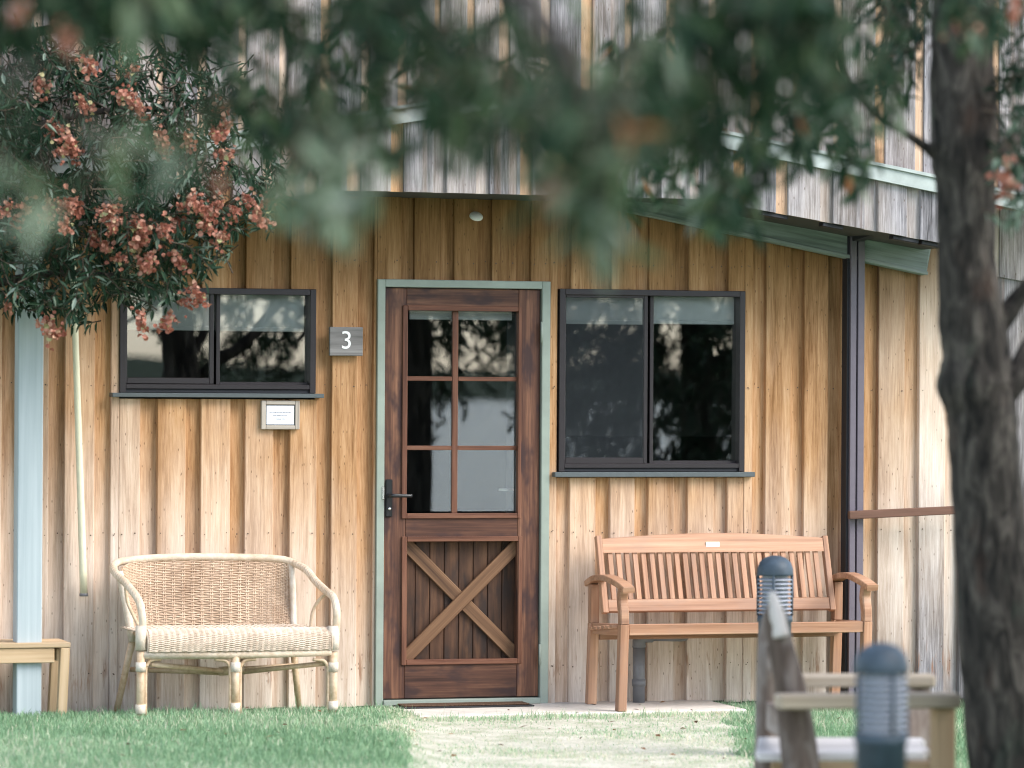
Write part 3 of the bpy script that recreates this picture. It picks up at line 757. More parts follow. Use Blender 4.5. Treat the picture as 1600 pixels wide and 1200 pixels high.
# ------------------------------------------------------------------ pine stool behind the post
YS0, YS1 = -.62, -.22
sr = XA(100, YS1); sleft = sr - .95
stz = ZA(60, 1000, YS1)
st = thing('pine_bench', ((sr + sleft) / 2, -.4, 0), 'low light pine bench partly behind the blue grey post', 'bench')
for k in range(4):
    y0 = -.42 + k * .075; bar('top_slat', (sleft, y0 + .03, stz - .012), (sr, y0 + .03, stz - .012), .068, .024, M['pine'], st)
for (yy, nm) in ((-.405, 'apron'), (-.16, 'apron')):
    bar(nm, (sleft + .07, yy, stz - .06), (sr - .075, yy, stz - .06), .022, .07, M['pine'], st)
for (sx, tx) in ((sleft + .03, 0), (sr - .024, -.015)):
    for yy in (-.40, -.165):
        bar('leg', (sx + tx, yy, 0), (sx, yy, stz - .025), .044, .045, M['pine'], st, up=(0, 1, 0))
for sx in (sleft + .05, sr - .05): bar('side_rail', (sx, -.385, stz - .06), (sx, -.185, stz - .06), .02, .06, M['pine'], st)

# ------------------------------------------------------------------ slatted garden bench
YB, YF = -.11, -.555
gb = thing('garden_bench', (XA(1140, -.33), -.33, 0), 'slatted orange brown timber garden bench with curved arms under the right window', 'bench')
S = M['bench']
def v3(px, py, Y): return W(px, py, Y)
xl, xr = XA(929, YB), XA(1309, YB); 
xlf, xrf = XA(976, YF), XA(1355.5, YF)
zr1 = (ZA(1000, 971, YF) + ZA(1340, 975, YF)) / 2; zr0 = zr1 - .054
zarm = ZA(955, 905, -.33)
gz = lambda x, y: max(hz(x, y), .018 if SX0 < x < SX1 and y > -.58 else -1)
for (x, xf) in ((xl, xlf), (xr, xrf)):
    bar('leg', (x - .012, YB, gz(x, YB)), (x, YB, zr1 - .02), .048, .045, S, gb, up=(0, 1, 0))
    bar('arm_post', (x, YB, zr1 - .019), (x + .001, YB, zarm - .035), .046, .044, S, gb, up=(0, 1, 0))
    bar('leg', (xf - .012, YF, gz(xf, YF)), (xf, YF, zr1), .045, .05, S, gb, up=(0, 1, 0))
    sweep('arm_post', [(xf, YF, zr1 + .0005), (xf, YF + .006, zr1 + .06), (xf, YF + .022, zr1 + .12), (xf, YF + .008, zr1 + .165), (xf, YF - .005, zarm - .026)], .044, .05, S, gb)
    sweep('armrest', [(x - .004, YB + .045, zarm - .035), (x, YB - .06, zarm - .004), ((x + xf) / 2, (YB + YF) / 2, zarm + .006), (xf - .002, YF + .02, zarm - .016), (xf + .003, YF - .07, zarm - .040)], .062, .030, S, gb, up=Vector((1, 0, 0)))
    bar('side_rail', (x, YB - .023, zr1 - .046), (xf, YF + .026, zr1 - .028), .03, .056, S, gb)
bar('front_rail', (xlf + .023, YF - .002, (zr0 + zr1) / 2), (xrf - .023, YF - .002, (zr0 + zr1) / 2), .03, zr1 - zr0, S, gb)
bar('back_rail', (xl + .025, YB - .01, zr1 - .075), (xr - .025, YB - .01, zr1 - .075), .028, .056, S, gb)
for k in range(6):
    y = YF + .05 + k * .066; zz_ = zr1 - .010 - (y - YF) * .085; bar('seat_slat', (xlf - .03 - .02, y, zz_), (xrf - .02, y, zz_), .052, .016, S, gb)
# backrest
YT, YBt = -.115, -.225
tl, tr_ = v3(936, 852, YT), v3(1286, 855, YT); bl, br_ = v3(947, 945, YBt), v3(1297, 949, YBt)
ztl = v3(1110, 862, YT).z; zbt = (v3(1110, 936, YBt).z + v3(1110, 955, YBt).z) / 2
tr_h = v3(940, 839, YT).z
leanv = Vector((0, YT - YBt, tr_h - zbt)).normalized()
def lean_pt(x, z): t = (z - zbt) / (tr_h - zbt); return Vector((x, YBt + (YT - YBt) * t, z))
xa, xb = tl.x - .006, tr_.x + .004
bar('back_post', lean_pt(xa, zbt - .035), lean_pt(xa, tr_h + .004), .030, .035, S, gb, up=(0, 1, 0))
bar('back_post', lean_pt(xb, zbt - .035), lean_pt(xb, tr_h - .004), .030, .035, S, gb, up=(0, 1, 0))
bar('lower_back_rail', lean_pt(xa + .0155, zbt), lean_pt(xb - .0155, zbt), .030, .062, S, gb, up=tuple(leanv))
# crest rail with a gently arched top
nx = 14; prof = []
for k in range(nx + 1):
    t = k / nx; x = xa + .0155 + (xb - xa - .031) * t; prof.append((x, ztl, tr_h - .010 + .026 * math.sin(math.pi * t)))
V, Fc = [], []
for (x, zl, zh) in prof:
    for (z, f) in ((zl, -.016), (zh, -.016), (zh, .016), (zl, .016)):
        p = lean_pt(x, z); V.append((p.x - gb.location.x, p.y + f - gb.location.y, p.z - gb.location.z))
for k in range(nx):
    for j in range(4): Fc.append((k * 4 + j, k * 4 + (j + 1) % 4, (k + 1) * 4 + (j + 1) % 4, (k + 1) * 4 + j))
Fc += [(3, 2, 1, 0), (nx * 4, nx * 4 + 1, nx * 4 + 2, nx * 4 + 3)]
from_data('crest_rail', V, Fc, S, gb)
for k in range(26):
    t = (k + .75) / 26.6; x = xa + .02 + (xb - xa - .04) * t
    bar('back_slat', lean_pt(x, zbt + .030), lean_pt(x, ztl + .006), .026, .014, S, gb, up=(0, 1, 0), bev=.002)
pp = v3(1112.5, 851, YT - .02)
box('name_plate', pp.x - .037, pp.x + .037, lean_pt(0, pp.z).y - .0195, lean_pt(0, pp.z).y - .012, pp.z - .0145, pp.z + .0145, M['brass'], gb, .001)

# ------------------------------------------------------------------ wicker sofa
sf = thing('wicker_sofa', (XA(350, -.4), -.4, 0), 'honey coloured wicker two seat sofa with rounded arms under the left window', 'sofa')
sb = sf.location
YFf = -.70
def pth(L): return [W(px, py, y) for (px, py, y) in L]
tube('arm_rail', pth([(223, 1012, YFf), (223, 985, YFf), (222, 960, YFf), (216, 937, -.66), (198, 913, -.52), (181, 896, -.36), (177, 886, -.26), (184, 879, -.18), (205, 875, -.13), (240, 872, -.10), (310, 870, -.09), (380, 871, -.09), (430, 873, -.10), (455, 878, -.13), (478, 890, -.24), (493, 908, -.38), (508, 922, -.52), (521, 934, -.64), (526, 955, YFf), (525, 985, YFf), (524, 1012, YFf)]), .0185, M['wrap'], sf, 12, True, 5)
# posts and legs
tube('rear_post', pth([(186, 893, -.27), (197, 945, -.28), (207, 1003, -.29)]), .019, M['wrapz'], sf, 10, True, 3)
tube('rear_post', pth([(455, 880, -.13), (458, 930, -.17), (459, 1000, -.22)]), .015, M['wrapz'], sf, 10, True, 3)
tube('rear_leg', [W(207, 1000, -.29), Vector((W(180, 1108, -.16).x, -.16, 0))], [.017, .015], M['cane'], sf, 10)
tube('rear_leg', [W(457, 1000, -.24), Vector((W(468, 1108, -.16).x, -.16, 0))], [.017, .015], M['cane'], sf, 10)
for px in (222, 370, 523):
    x = XA(px, YFf)
    tube('front_leg', [(x, YFf, hz(x, YFf) - .005), (x, YFf, ZA(px, 1018, YFf))], .0195, M['cane'], sf, 12)
    for dx in (-.024, .024) if px == 370 else ((.024,) if px < 300 else (-.024,)):
        x2 = x + dx; s = 1 if dx > 0 else -1
        zt = ZA(px, 1028, YFf)
        tube('leg_brace', [(x2, YFf + .004, .055), (x2, YFf + .004, zt - .065), (x2 + s * .006, YFf + .004, zt - .035), (x2 + s * .025, YFf + .004, zt - .012), (x2 + s * .075, YFf + .004, zt - .006)], .0085, M['cane'], sf, 8, True, 4)
    for zc in (.085, ZA(px, 1042, YFf)):
        tube('leg_binding', [(x, YFf, zc - .022), (x, YFf, zc + .022)], .0245, M['wrapz'], sf, 12)
    if px != 370: tube('leg_wrap', [(x, YFf, ZA(px, 1016, YFf)), (x, YFf, ZA(px, 978, YFf))], .0265, M['wrapz'], sf, 12)
fz = ZA(370, 1021, YFf)
tube('front_rail', [(XA(226, YFf), YFf, fz), (XA(370, YFf), YFf, fz - .004), (XA(519, YFf), YFf, fz + .003)], .0215, M['wrap'], sf, 12)
cj = W(352, 1049, -.45)
cj2 = W(372, 1046, -.45)
for (p, e) in ((W(236, 1038, YFf + .02), cj), (W(204, 1046, -.22), W(345, 1051, -.40)), (W(512, 1036, YFf + .02), W(378, 1050, -.45)), (W(460, 1040, -.22), cj2)):
    tube('stretcher', [p, e], .0125, M['cane'], sf, 10)
tube('stretcher_binding', [cj - Vector((.03, 0, 0)), cj2 + Vector((.03, 0, 0))], .022, M['cane'], sf, 10)
# arm hoops
tube('arm_hoop', pth([(512, 926, -.56), (498, 938, -.54), (488, 958, -.53), (485, 985, -.53)]), .008, M['cane'], sf, 8, True, 4)
tube('arm_hoop', pth([(196, 915, -.5), (199, 940, -.5), (210, 965, -.55), (220, 985, -.62)]), .008, M['cane'], sf, 8, True, 4)
# woven back and seat: over-under strands on upright ribs
def weave(name, surf, nrib, nrow, mat, amp=.0032, rs=.0030, rr=.0038, rib_step=12):
    V, Fc = [], []
    def add(pts, r, seg):
        b = len(V); v, f = tube_data([Vector(p) - sb for p in pts], r, seg, None, False); V.extend(v); Fc.extend([tuple(i + b for i in q) for q in f])
    def nrm(u, v):
        e = .01; du = surf(min(u + e, 1), v) - surf(max(u - e, 0), v); dv_ = surf(u, min(v + e, 1)) - surf(u, max(v - e, 0)); return du.cross(dv_).normalized()
    for i in range(nrib + 1):
        u = i / nrib
        for off in (-.0042, .0042):
            add([surf(u, k / rib_step) + (surf(min(u + .01, 1), .5) - surf(max(u - .01, 0), .5)).normalized() * off for k in range(rib_step + 1)], rr, 5)
    for j in range(nrow):
        v = (j + .5) / nrow; pts = []
        for i in range(nrib * 2 + 1):
            u = i / (nrib * 2); k = 0 if i % 2 else (1 if (i // 2 + j) % 2 else -1)
            pts.append(surf(u, v + rng.uniform(-.05, .05) / nrow) + nrm(u, v) * (k * amp * 1.5))
        add(pts, rs, 5)
    o = from_data(name, V, Fc, mat, sf, True); return tag(o, kind='stuff')
TC = smooth_path(pth([(190, 886, -.24), (205, 879, -.15), (240, 876, -.105), (310, 874, -.095), (380, 875, -.095), (430, 877, -.105), (455, 884, -.135)]), 8)
BC = smooth_path(pth([(208, 996, -.30), (216, 996, -.27), (245, 996, -.25), (310, 996, -.24), (380, 996, -.24), (430, 996, -.24), (459, 996, -.235)]), 8)
def back_surf(u, v):
    u = min(max(u, 0), 1); v = min(max(v, 0), 1); k = u * (len(TC) - 1); i = min(int(k), len(TC) - 2); f = k - i
    a = BC[i].lerp(BC[i + 1], f); b = TC[i].lerp(TC[i + 1], f); p = a.lerp(b, v); p.y += .03 * math.sin(math.pi * v); return p
weave('woven_back', back_surf, 29, 44, M['weave'], .0030, .0034, .0036)
sx0, sx1 = XA(233, YFf), XA(517, YFf); zst = ZA(370, 983, YFf); zsb = ZA(370, 1015, YFf)
prof_s = smooth_path([(0, -.25, zst - .012), (0, -.45, zst - .018), (0, -.62, zst - .008), (0, -.68, zst - .002), (0, -.715, zst - .022), (0, -.728, zst - .06), (0, -.722, zsb - .004)], 6)
def seat_surf(u, v):
    k = (1 - min(max(v, 0), 1)) * (len(prof_s) - 1); i = min(int(k), len(prof_s) - 2); p = prof_s[i].lerp(prof_s[i + 1], k - i)
    return Vector((sx0 + (sx1 - sx0) * u - (.0 if p.y < -.6 else (p.y + .6) * .10), p.y, p.z))
weave('woven_seat', seat_surf, 31, 60, M['weave_light'], .0030, .0035, .0036, rib_step=30)
box('seat_base', sx0 + .01, sx1 - .03, -.66, -.26, zst - .05, zst - .03, M['cane'], sf, .004)

# ------------------------------------------------------------------ bollard lights
def bollard(p, label, rot):
    o = thing('bollard_light', (p.x, p.y, 0), label, 'bollard light', 'bollard lights along the lawn', rot)
    r = .072; z1, z2, zt = .615, .790, .875
    def L(n, prof, m): return lathe(n, prof, m, o, (p.x, p.y, 0), 30)
    L('post', [(0, -.05), (r, -.05), (r, z1 - .03), (r + .005, z1 - .028), (r + .005, z1), (0, z1)], M['bollard'])
    L('lens', [(.056, z1), (.056, z2)], M['lens'])
    L('dome', [(0, z2 - .002), (r + .007, z2 - .002), (r + .008, z2 + .006), (r + .006, z2 + .030), (r - .004, z2 + .055), (r - .026, z2 + .076), (.018, z2 + .084), (0, z2 + .085)], M['bollard'])
    for k in range(9):
        z = z1 + .012 + k * (z2 - z1 - .02) / 8.6
        L('louvre', [(r - .012, z + .007), (r + .004, z), (r + .004, z - .003), (r - .014, z + .004)], M['lens'])
    for k in range(4):
        a = math.pi / 4 + k * math.pi / 2; c, s = math.cos(a), math.sin(a)
        tube('rib', [Vector((p.x + c * (r + .002), p.y + s * (r + .002), z1)), Vector((p.x + c * (r + .002), p.y + s * (r + .002), z2))], .006, M['bollard'], o, 8)
    return o
pA, pB = AT(1211, 900, 16.7), AT(1377, 1040, 11.0)
bollard(pA, 'blue grey domed bollard light in front of the slatted bench', R(20))
bollard(pB, 'blue grey domed bollard light nearest the camera in front of the rustic chair', R(50))

# ------------------------------------------------------------------ rustic garden chair (seen from its side)
dn, df = 13.2, 13.95
def A(px, py, dep): return AT(px, py, dep)
cc = A(1340, 1100, 13.6)
ch = thing('rustic_chair', (cc.x, cc.y, 0), 'rustic driftwood armchair with bleached seat between the two bollard lights', 'chair')
def to_ground(p): return Vector((p.x, p.y, hz(p.x, p.y)))
nb0, nb1 = A(1262, 1320, dn), A(1212, 985, dn); nb0.z = 0
tube('back_log', [to_ground(nb0), A(1252, 1200, dn), A(1238, 1090, dn), A(1219, 1000, dn), A(1210, 950, dn)], [.070, .063, .054, .044, .034], M['log_z'], ch, 12, True, 4, rn=lambda i, j: .05 * math.sin(i * .5 + j * 2.1) + .08 * math.sin(j * 3 + i * .1))
tube('log_tip', [A(1221, 995, dn - .04), A(1213, 955, dn - .04), A(1206, 925, dn - .04)], [.027, .024, .012], M['log_tip'], ch, 10, True, 4, rn=lambda i, j: .15 * math.sin(i * 1.9 + j * 2.3))
fb0 = A(1196, 1300, df); fb0.z = 0
tube('back_log', [to_ground(fb0), A(1198, 1180, df), A(1200, 1080, df), A(1203, 990, df), A(1212, 945, df)], [.046, .044, .043, .042, .030], M['log_z'], ch, 12, True, 4, rn=lambda i, j: .09 * math.sin(i * .2 + j * 1.9))
bar('armrest', A(1214, 1096, dn - .12), A(1497, 1094, dn - .02), .10, .050, M['arm'], ch, bev=.008)
bar('armrest', A(1215, 1063, df), A(1460, 1063, df), .10, .045, M['arm'], ch, bev=.008)
for (px, dep, w, m, pyt) in ((1473, dn, .075, 'leg_tan', 1105), (1433, df, .085, 'log', 1073)):
    t = A(px, pyt, dep); bar('front_leg', (t.x, t.y, hz(t.x, t.y)), t, w, .06, M[m], ch, up=(0, 1, 0), bev=.006)
sn, sf_ = A(1190, 1183, dn + .08), A(1448, 1183, dn + .08); ddir = (A(1300, 1183, df) - A(1300, 1183, dn)); ddir.z = 0; ddir.normalize()
for k in range(5):
    o_ = ddir * (.06 + k * .125)
    bar('seat_plank', sn + o_ - Vector((.02, 0, 0)), sf_ + o_ + Vector((rng.uniform(-.02, .02), 0, rng.uniform(-.004, .004))), .118, .03, M['seat_pale'], ch, bev=.006)
bar('back_slat', A(1232, 1040, dn + .08), A(1204, 1030, df - .06), .03, .10, M['log'], ch)
bar('back_slat', A(1225, 1130, dn + .08), A(1203, 1118, df - .06), .03, .10, M['log'], ch)
for dep, px0, px1 in ((dn + .07, 1255, 1466), (df - .06, 1205, 1428)):
    bar('seat_rail', A(px0, 1204, dep), A(px1, 1204, dep), .04, .06, M['leg_tan'], ch)

# ------------------------------------------------------------------ leaves, twigs, trees
LT = np.array([[0, 0, 0], [.30, -.46, .05], [.30, 0, -.03], [.30, .46, .05], [.66, -.40, .02], [.66, 0, -.06], [.66, .40, .02], [1, 0, -.10]])
LF = [(0, 1, 2), (0, 2, 3), (1, 4, 5, 2), (2, 5, 6, 3), (4, 7, 5), (5, 7, 6)]
class Foliage:
    def __init__(s): s.P, s.Dd, s.N, s.L, s.Wd, s.T = [], [], [], [], [], []; s.tv, s.tf = [], []
    def leaf(s, p, d, n, L, w, t): s.P.append(p); s.Dd.append(d); s.N.append(n); s.L.append(L); s.Wd.append(w); s.T.append(t)
    def twig(s, pts, r, seg=4):
        b = len(s.tv); v, f = tube_data(pts, r, seg, None, False); s.tv.extend(v); s.tf.extend([tuple(i + b for i in q) for q in f])
    def sprig(s, r, tip, dirv, length, n, L, w, tint, spread=1.0, tw=.0022):
        """A twig ending at tip, running along dirv, with n leaves set around its outer part."""
        dirv = Vector(dirv).normalized(); base = tip - dirv * length; side = Vector((r.gauss(0, 1), r.gauss(0, 1), r.gauss(0, 1))); side -= dirv * side.dot(dirv); side.normalize()
        mid = (base + tip) / 2 + side * length * .10; s.twig([base, mid, tip], [tw * 1.5, tw * 1.2, tw * .7])
        for k in range(n):
            t = .12 + .88 * (k + r.random()) / n; p = base.lerp(mid, t * 2) if t < .5 else mid.lerp(tip, t * 2 - 1)
            q = Vector((r.gauss(0, 1), r.gauss(0, 1), r.gauss(0, 1))); q -= dirv * q.dot(dirv); q.normalize()
            d = (dirv * r.uniform(.3, 1.1) + q * spread + Vector((0, 0, -.25))).normalized()
            nn = Vector((r.gauss(0, .6), r.gauss(0, .6), 1)); nn -= d * nn.dot(d); nn.normalize()
            sc = r.uniform(.7, 1.2); tt = tint(r) if callable(tint) else tint
            s.leaf(p, d, nn, L * sc, w * sc * r.uniform(.8, 1.15), tt)
    def build(s, lname, tname, lm, tm, parent):
        b = np.array(pw(parent)); n = len(s.P)
        P = np.array(s.P) - b; X = np.array(s.Dd); N = np.array(s.N); Y = np.cross(N, X); L = np.array(s.L)[:, None, None]; Wd = np.array(s.Wd)[:, None, None]
        V = P[:, None, :] + X[:, None, :] * (LT[None, :, 0:1] * L) + Y[:, None, :] * (LT[None, :, 1:2] * Wd) + N[:, None, :] * (LT[None, :, 2:3] * L)
        V = V.reshape(-1, 3); Fc = [tuple(i * 8 + k for k in f) for i in range(n) for f in LF]
        o = tag(from_data(lname, V.tolist(), Fc, lm, parent, False, None, np.repeat(np.array(s.T), 6)), kind='stuff')
        if s.tv: tag(from_data(tname, [Vector(v) - Vector(b) for v in s.tv], s.tf, tm, parent, True), kind='stuff')
        return o
def tint_std(r): return min(.99, max(0, r.gauss(.42, .2))) if r.random() < .86 else r.uniform(.85, 1)
def branch(name, pts, r, parent, seg=10, curve=5, rough=.05):
    ph = rng.uniform(0, 6)
    return tube(name, pts, r, M['bark'], parent, seg, True, curve, rn=lambda i, j: rough * math.sin(i * 1.1 + j * 2.0 + ph) + rough * .7 * math.sin(i * .45 + j * 3.1 + ph))

# --- tree A: the dark trunk at the right
dT = 13.0
tp = lambda px, py, dd=0: AT(px, py, dT + dd)
foot = tp(1580, 1320); foot.z = hz(foot.x, foot.y)
tA = thing('trunk_tree', foot, 'dark rough barked tree trunk standing at the right edge', 'tree')
sc_ = dT / FPX
edges = [(1340, 1512, 1650), (1200, 1514, 1636), (1000, 1497, 1622), (800, 1490, 1600), (700, 1482, 1592), (640, 1478, 1588), (600, 1464, 1584), (560, 1472, 1580), (500, 1467, 1570), (400, 1465, 1555), (300, 1463, 1556), (250, 1455, 1561), (200, 1453, 1560), (100, 1454, 1554), (0, 1457, 1553), (-150, 1462, 1548), (-400, 1470, 1540), (-700, 1480, 1530)]
cpts = [tp((a + b) / 2, y) for (y, a, b) in edges]; crad = [(b - a) / 2 * sc_ for (y, a, b) in edges]
cpts[0] = Vector((cpts[0].x, cpts[0].y, hz(foot.x, foot.y) - .05)); crad[0] *= 1.15
branch('trunk', cpts, crad, tA, 24, 6, .025)
branch('branch', [tp(1500, 290), tp(1462, 243), tp(1415, 208, -.1), tp(1370, 180, -.2), tp(1330, 130, -.3), tp(1300, 40, -.4)], [.036, .020, .0135, .012, .010, .006], tA)
branch('branch', [tp(1515, 300), tp(1553, 245), tp(1590, 215, .1), tp(1640, 170, .2), tp(1700, 60, .3)], [.05, .034, .026, .022, .014], tA)
branch('branch', [tp(1540, 540), tp(1572, 492), tp(1600, 455), tp(1660, 390, -.1), tp(1740, 300, -.2)], [.045, .036, .030, .028, .02], tA)
branch('branch', [tp(1550, 640), tp(1586, 595), tp(1620, 535, .1), tp(1690, 480, .2), tp(1800, 330, .3)], [.05, .046, .042, .036, .03], tA)
branch('branch', [tp(1505, -250), tp(1420, -330), tp(1300, -380), tp(1180, -400)], [.05, .04, .03, .02], tA)
fA = Foliage(); r_ = random.Random(5)
def blob(fol, r, n, px, py, rx, ry, dep, dd, L, w, tint, nl=(6, 10), dirv=(0, 0, -1), ln=(.10, .2), jit=.6, tw=.0022):
    for _ in range(n):
        while True:
            a, b = r.uniform(-1, 1), r.uniform(-1, 1)
            if a * a + b * b <= 1: break
        tip = AT(px + a * rx, py + b * ry, dep + r.uniform(-dd, dd))
        d = Vector(dirv) + Vector((r.gauss(0, jit), r.gauss(0, jit), r.gauss(0, jit * .7)))
        fol.sprig(r, tip, d, r.uniform(*ln), r.randint(*nl), L, w, tint, .9, tw)
dark_red = lambda r: r.uniform(0, .5)
blob(fA, r_, 30, 1400, 110, 34, 85, 13.2, .35, .075, .018, dark_red)
blob(fA, r_, 26, 1400, 20, 60, 40, 13.4, .4, .075, .018, dark_red)
blob(fA, r_, 26, 1590, 265, 36, 70, 13.0, .4, .075, .018, tint_std)
blob(fA, r_, 18, 1580, 150, 34, 60, 13.2, .4, .075, .018, dark_red)
blob(fA, r_, 16, 1570, 40, 60, 40, 12.8, .4, .075, .018, tint_std)
blob(fA, r_, 5, 1590, 350, 20, 14, 12.6, .2, .05, .014, lambda r: r.uniform(.8, .95))
# its crown above and out of frame, which shades the ground and shows in the glass
for _ in range(420):
    c = cpts[-2]; p = Vector((c.x + r_.gauss(.3, .9), c.y + r_.gauss(0, .9), c.z + r_.gauss(.9, .5)))
    if p.z > 3.3: fA.sprig(r_, p, (r_.gauss(0, .6), r_.gauss(0, .6), -.5), .3, 10, .085, .021, tint_std)
fA.build('foliage', 'twigs', M['leaf'], M['twig'], tA)
# pods: clusters of papery winged seed cases
def pod_mesh(seed, n=34, rad=.042):
    r = random.Random(seed); V, Fc, T = [Vector((0, 0, 0)), Vector((.001, 0, .001))], [], []
    for _ in range(n):
        c = Vector((r.gauss(0, .45), r.gauss(0, .45), r.gauss(-.1, .62))) * rad * 1.1; d = Vector((r.gauss(0, 1), r.gauss(0, 1), r.gauss(-.5, 1))).normalized()
        a = d.orthogonal().normalized(); b = d.cross(a); s = r.uniform(.008, .0125); t = min(1, max(0, r.gauss(.5, .25)))
        ia = len(V); V += [c - d * s, c + d * s]; Fc.append((0, 1, ia)); T.append(t)          # its stalk
        for k in range(3):
            ang = k * 2.09 + r.uniform(-.3, .3); w = a * math.cos(ang) + b * math.sin(ang); o = len(V)
            V += [c + d * s * .7 + w * s * .95, c + w * s * 1.25, c - d * s * .7 + w * s * .9]; Fc.append((ia, ia + 1, o, o + 1, o + 2)); T.append(t)
    me = bpy.data.meshes.new('seed_cluster'); me.from_pydata([tuple(v) for v in V], [], Fc); at = me.attributes.new('tint', 'FLOAT', 'FACE'); at.data.foreach_set('value', np.array(T, dtype=np.float32)); me.materials.append(M['pod']); return me
PODS = [pod_mesh(k) for k in range(5)]
def pod(px, py, dep, parent, s=1.0):
    p = AT(px, py, dep) - pw(parent)
    o = place('seed_cluster', PODS[rng.randrange(5)], parent, Matrix.Translation(p) @ Euler((rng.uniform(-.5, .5), rng.uniform(-.5, .5), rng.uniform(0, 6))).to_matrix().to_4x4() @ Matrix.Scale(s, 4)); return o
for (x, y, d, s) in ((1515, 18, 9.8, .9), (1506, 40, 9.8, .8), (1580, 18, 10.5, .8), (1572, 280, 12.2, 1.0), (1385, 95, 13, .6)): pod(x, y, d, tA, s)

# --- tree B: the flowering shrub tree hanging in from the left
dB = 17.6
bf = AT(-230, 1130, dB); bf.z = hz(bf.x, bf.y)
tB = thing('flowering_tree', bf, 'bushy tree with coral seed clusters hanging in at the upper left', 'tree')
q_ = lambda px, py, dd=0: AT(px, py, dB + dd)
branch('trunk', [bf - Vector((0, 0, .05)), q_(-225, 900), q_(-210, 600), q_(-170, 330), q_(-130, 120), q_(-110, -120)], [.10, .085, .075, .06, .045, .03], tB, 14)
for L in ([(-200, 520, 0), (-90, 400, .1), (60, 330, .1), (200, 330, 0), (330, 320, 0)], [(-180, 380, 0), (-40, 240, -.1), (120, 180, 0), (260, 170, 0)], [(-205, 560, 0), (-80, 470, 0), (60, 430, .1), (180, 430, 0)], [(-140, 160, 0), (20, 60, 0), (200, 40, 0), (330, 70, .1)]):
    branch('branch', [q_(*a) for a in L], [.035, .025, .017, .011, .006][:len(L)], tB, 8)
fB = Foliage(); rb = random.Random(21)
lowy = lambda x: float(np.interp(x, [-120, 0, 60, 110, 180, 240, 300, 340, 360, 400, 440], [500, 505, 500, 528, 490, 512, 470, 440, 390, 375, 340]))
topy = lambda x: float(np.interp(x, [-120, 0, 150, 300, 440], [20, 60, 60, 100, 190]))
cnt = 0
while cnt < 1250:
    x = rb.uniform(-140, 445); y = rb.uniform(10, 530)
    if not (topy(x) < y < lowy(x) - 12): continue
    if ((x - 140) / 60) ** 2 + ((y - 255) / 34) ** 2 < 1 and rb.random() < .72: continue        # gaps
    if x > 350 and y < 270 and rb.random() < .5: continue
    cnt += 1
    fB.sprig(rb, q_(x, y, rb.uniform(-.42, .42)), (rb.gauss(.25, .6), rb.gauss(0, .6), rb.gauss(-.55, .5)), rb.uniform(.10, .22), rb.randint(7, 12), .066, .0165, tint_std, 1.0)
fB.build('foliage', 'twigs', M['leaf'], M['twig'], tB)
pods = [(35, 133), (57, 135), (70, 128), (126, 160), (136, 168), (140, 103), (205, 112), (192, 150), (208, 160), (218, 170), (200, 178), (80, 205), (98, 200), (112, 222), (95, 235), (120, 235), (250, 222), (255, 232), (300, 182), (296, 222), (345, 180), (350, 196), (335, 208), (348, 240), (75, 318), (70, 340), (92, 325), (112, 312), (118, 330), (100, 350), (162, 335), (175, 325), (172, 352), (185, 345), (215, 350), (222, 362), (246, 360), (262, 352), (276, 340), (298, 310), (308, 322), (330, 330), (342, 322), (352, 340), (336, 352), (322, 350), (365, 325), (384, 312), (378, 330), (345, 368), (410, 345), (418, 312), (140, 372), (160, 385), (232, 405), (242, 420), (228, 418), (280, 410), (296, 418), (322, 405), (328, 425), (190, 405), (210, 388), (78, 508), (90, 520), (222, 505), (258, 498), (308, 460), (5, 330), (20, 345), (40, 330), (15, 470), (290, 470)]
for (x, y) in pods:
    if rng.random() < .15: continue
    pod(x + rng.uniform(-4, 4), y + rng.uniform(-4, 4), dB - .42 + rng.uniform(-.1, .12), tB, rng.uniform(.7, 1.1))

# --- tree C: the near overhanging tree, out of focus across the top
dC = 7.0
cf = AT(-420, 1900, 7.2); cf.z = 0
tC = thing('overhanging_tree', cf, 'near tree whose blurred dark leafy branches hang across the top', 'tree')
branch('trunk', [Vector((cf.x, cf.y, -.05)), AT(-430, 1200, 7.2), AT(-400, 500, 7.2), AT(-340, 60, 7.2), AT(-250, -250, 7.2)], [.10, .085, .075, .06, .05], tC, 14)
for L in ([(-340, 60, 7.2), (-50, -100, 7.0), (300, -130, 7.2), (700, -110, 7.4), (1050, -120, 7.6), (1330, -80, 7.8)], [(-390, 420, 7.2), (-200, 200, 6.2), (-60, 120, 5.8), (60, 110, 5.6)], [(300, -130, 7.2), (500, -60, 7.8), (640, 20, 8.2), (760, 60, 8.4)], [(700, -110, 7.4), (820, 0, 6.6), (900, 120, 6.4), (930, 260, 6.3)], [(1050, -120, 7.6), (1150, -40, 8.4), (1200, 60, 9), (1220, 160, 9.4)]):
    branch('branch', [AT(*a) for a in L], lerp_list([.036, .022, .012, .006], len(L)), tC, 8)
fC = Foliage(); rc = random.Random(33)
tdark = lambda r: min(.82, max(0, r.gauss(.38, .2)))
tmix = lambda r: (lambda q: tdark(r) if q < .88 else (r.uniform(.8, .95) if q < .988 else 1.0))(r.random())
tpale = lambda r: r.uniform(.78, .96) if r.random() < .75 else tdark(r)
B = lambda n, px, py, rx, ry, dep, dd=.4, t=tmix, L=.082, w=.024, nl=(6, 9): blob(fC, rc, n, px, py, rx, ry, dep, dd, L, w, t, nl, ln=(.10, .2), tw=.0018)
B(90, 120, 15, 270, 42, 8.2, t=tdark); B(60, 330, 30, 150, 55, 8.8, t=tdark); B(34, 440, 150, 100, 110, 9.2, t=tdark); B(16, 500, 280, 80, 60, 8.6)
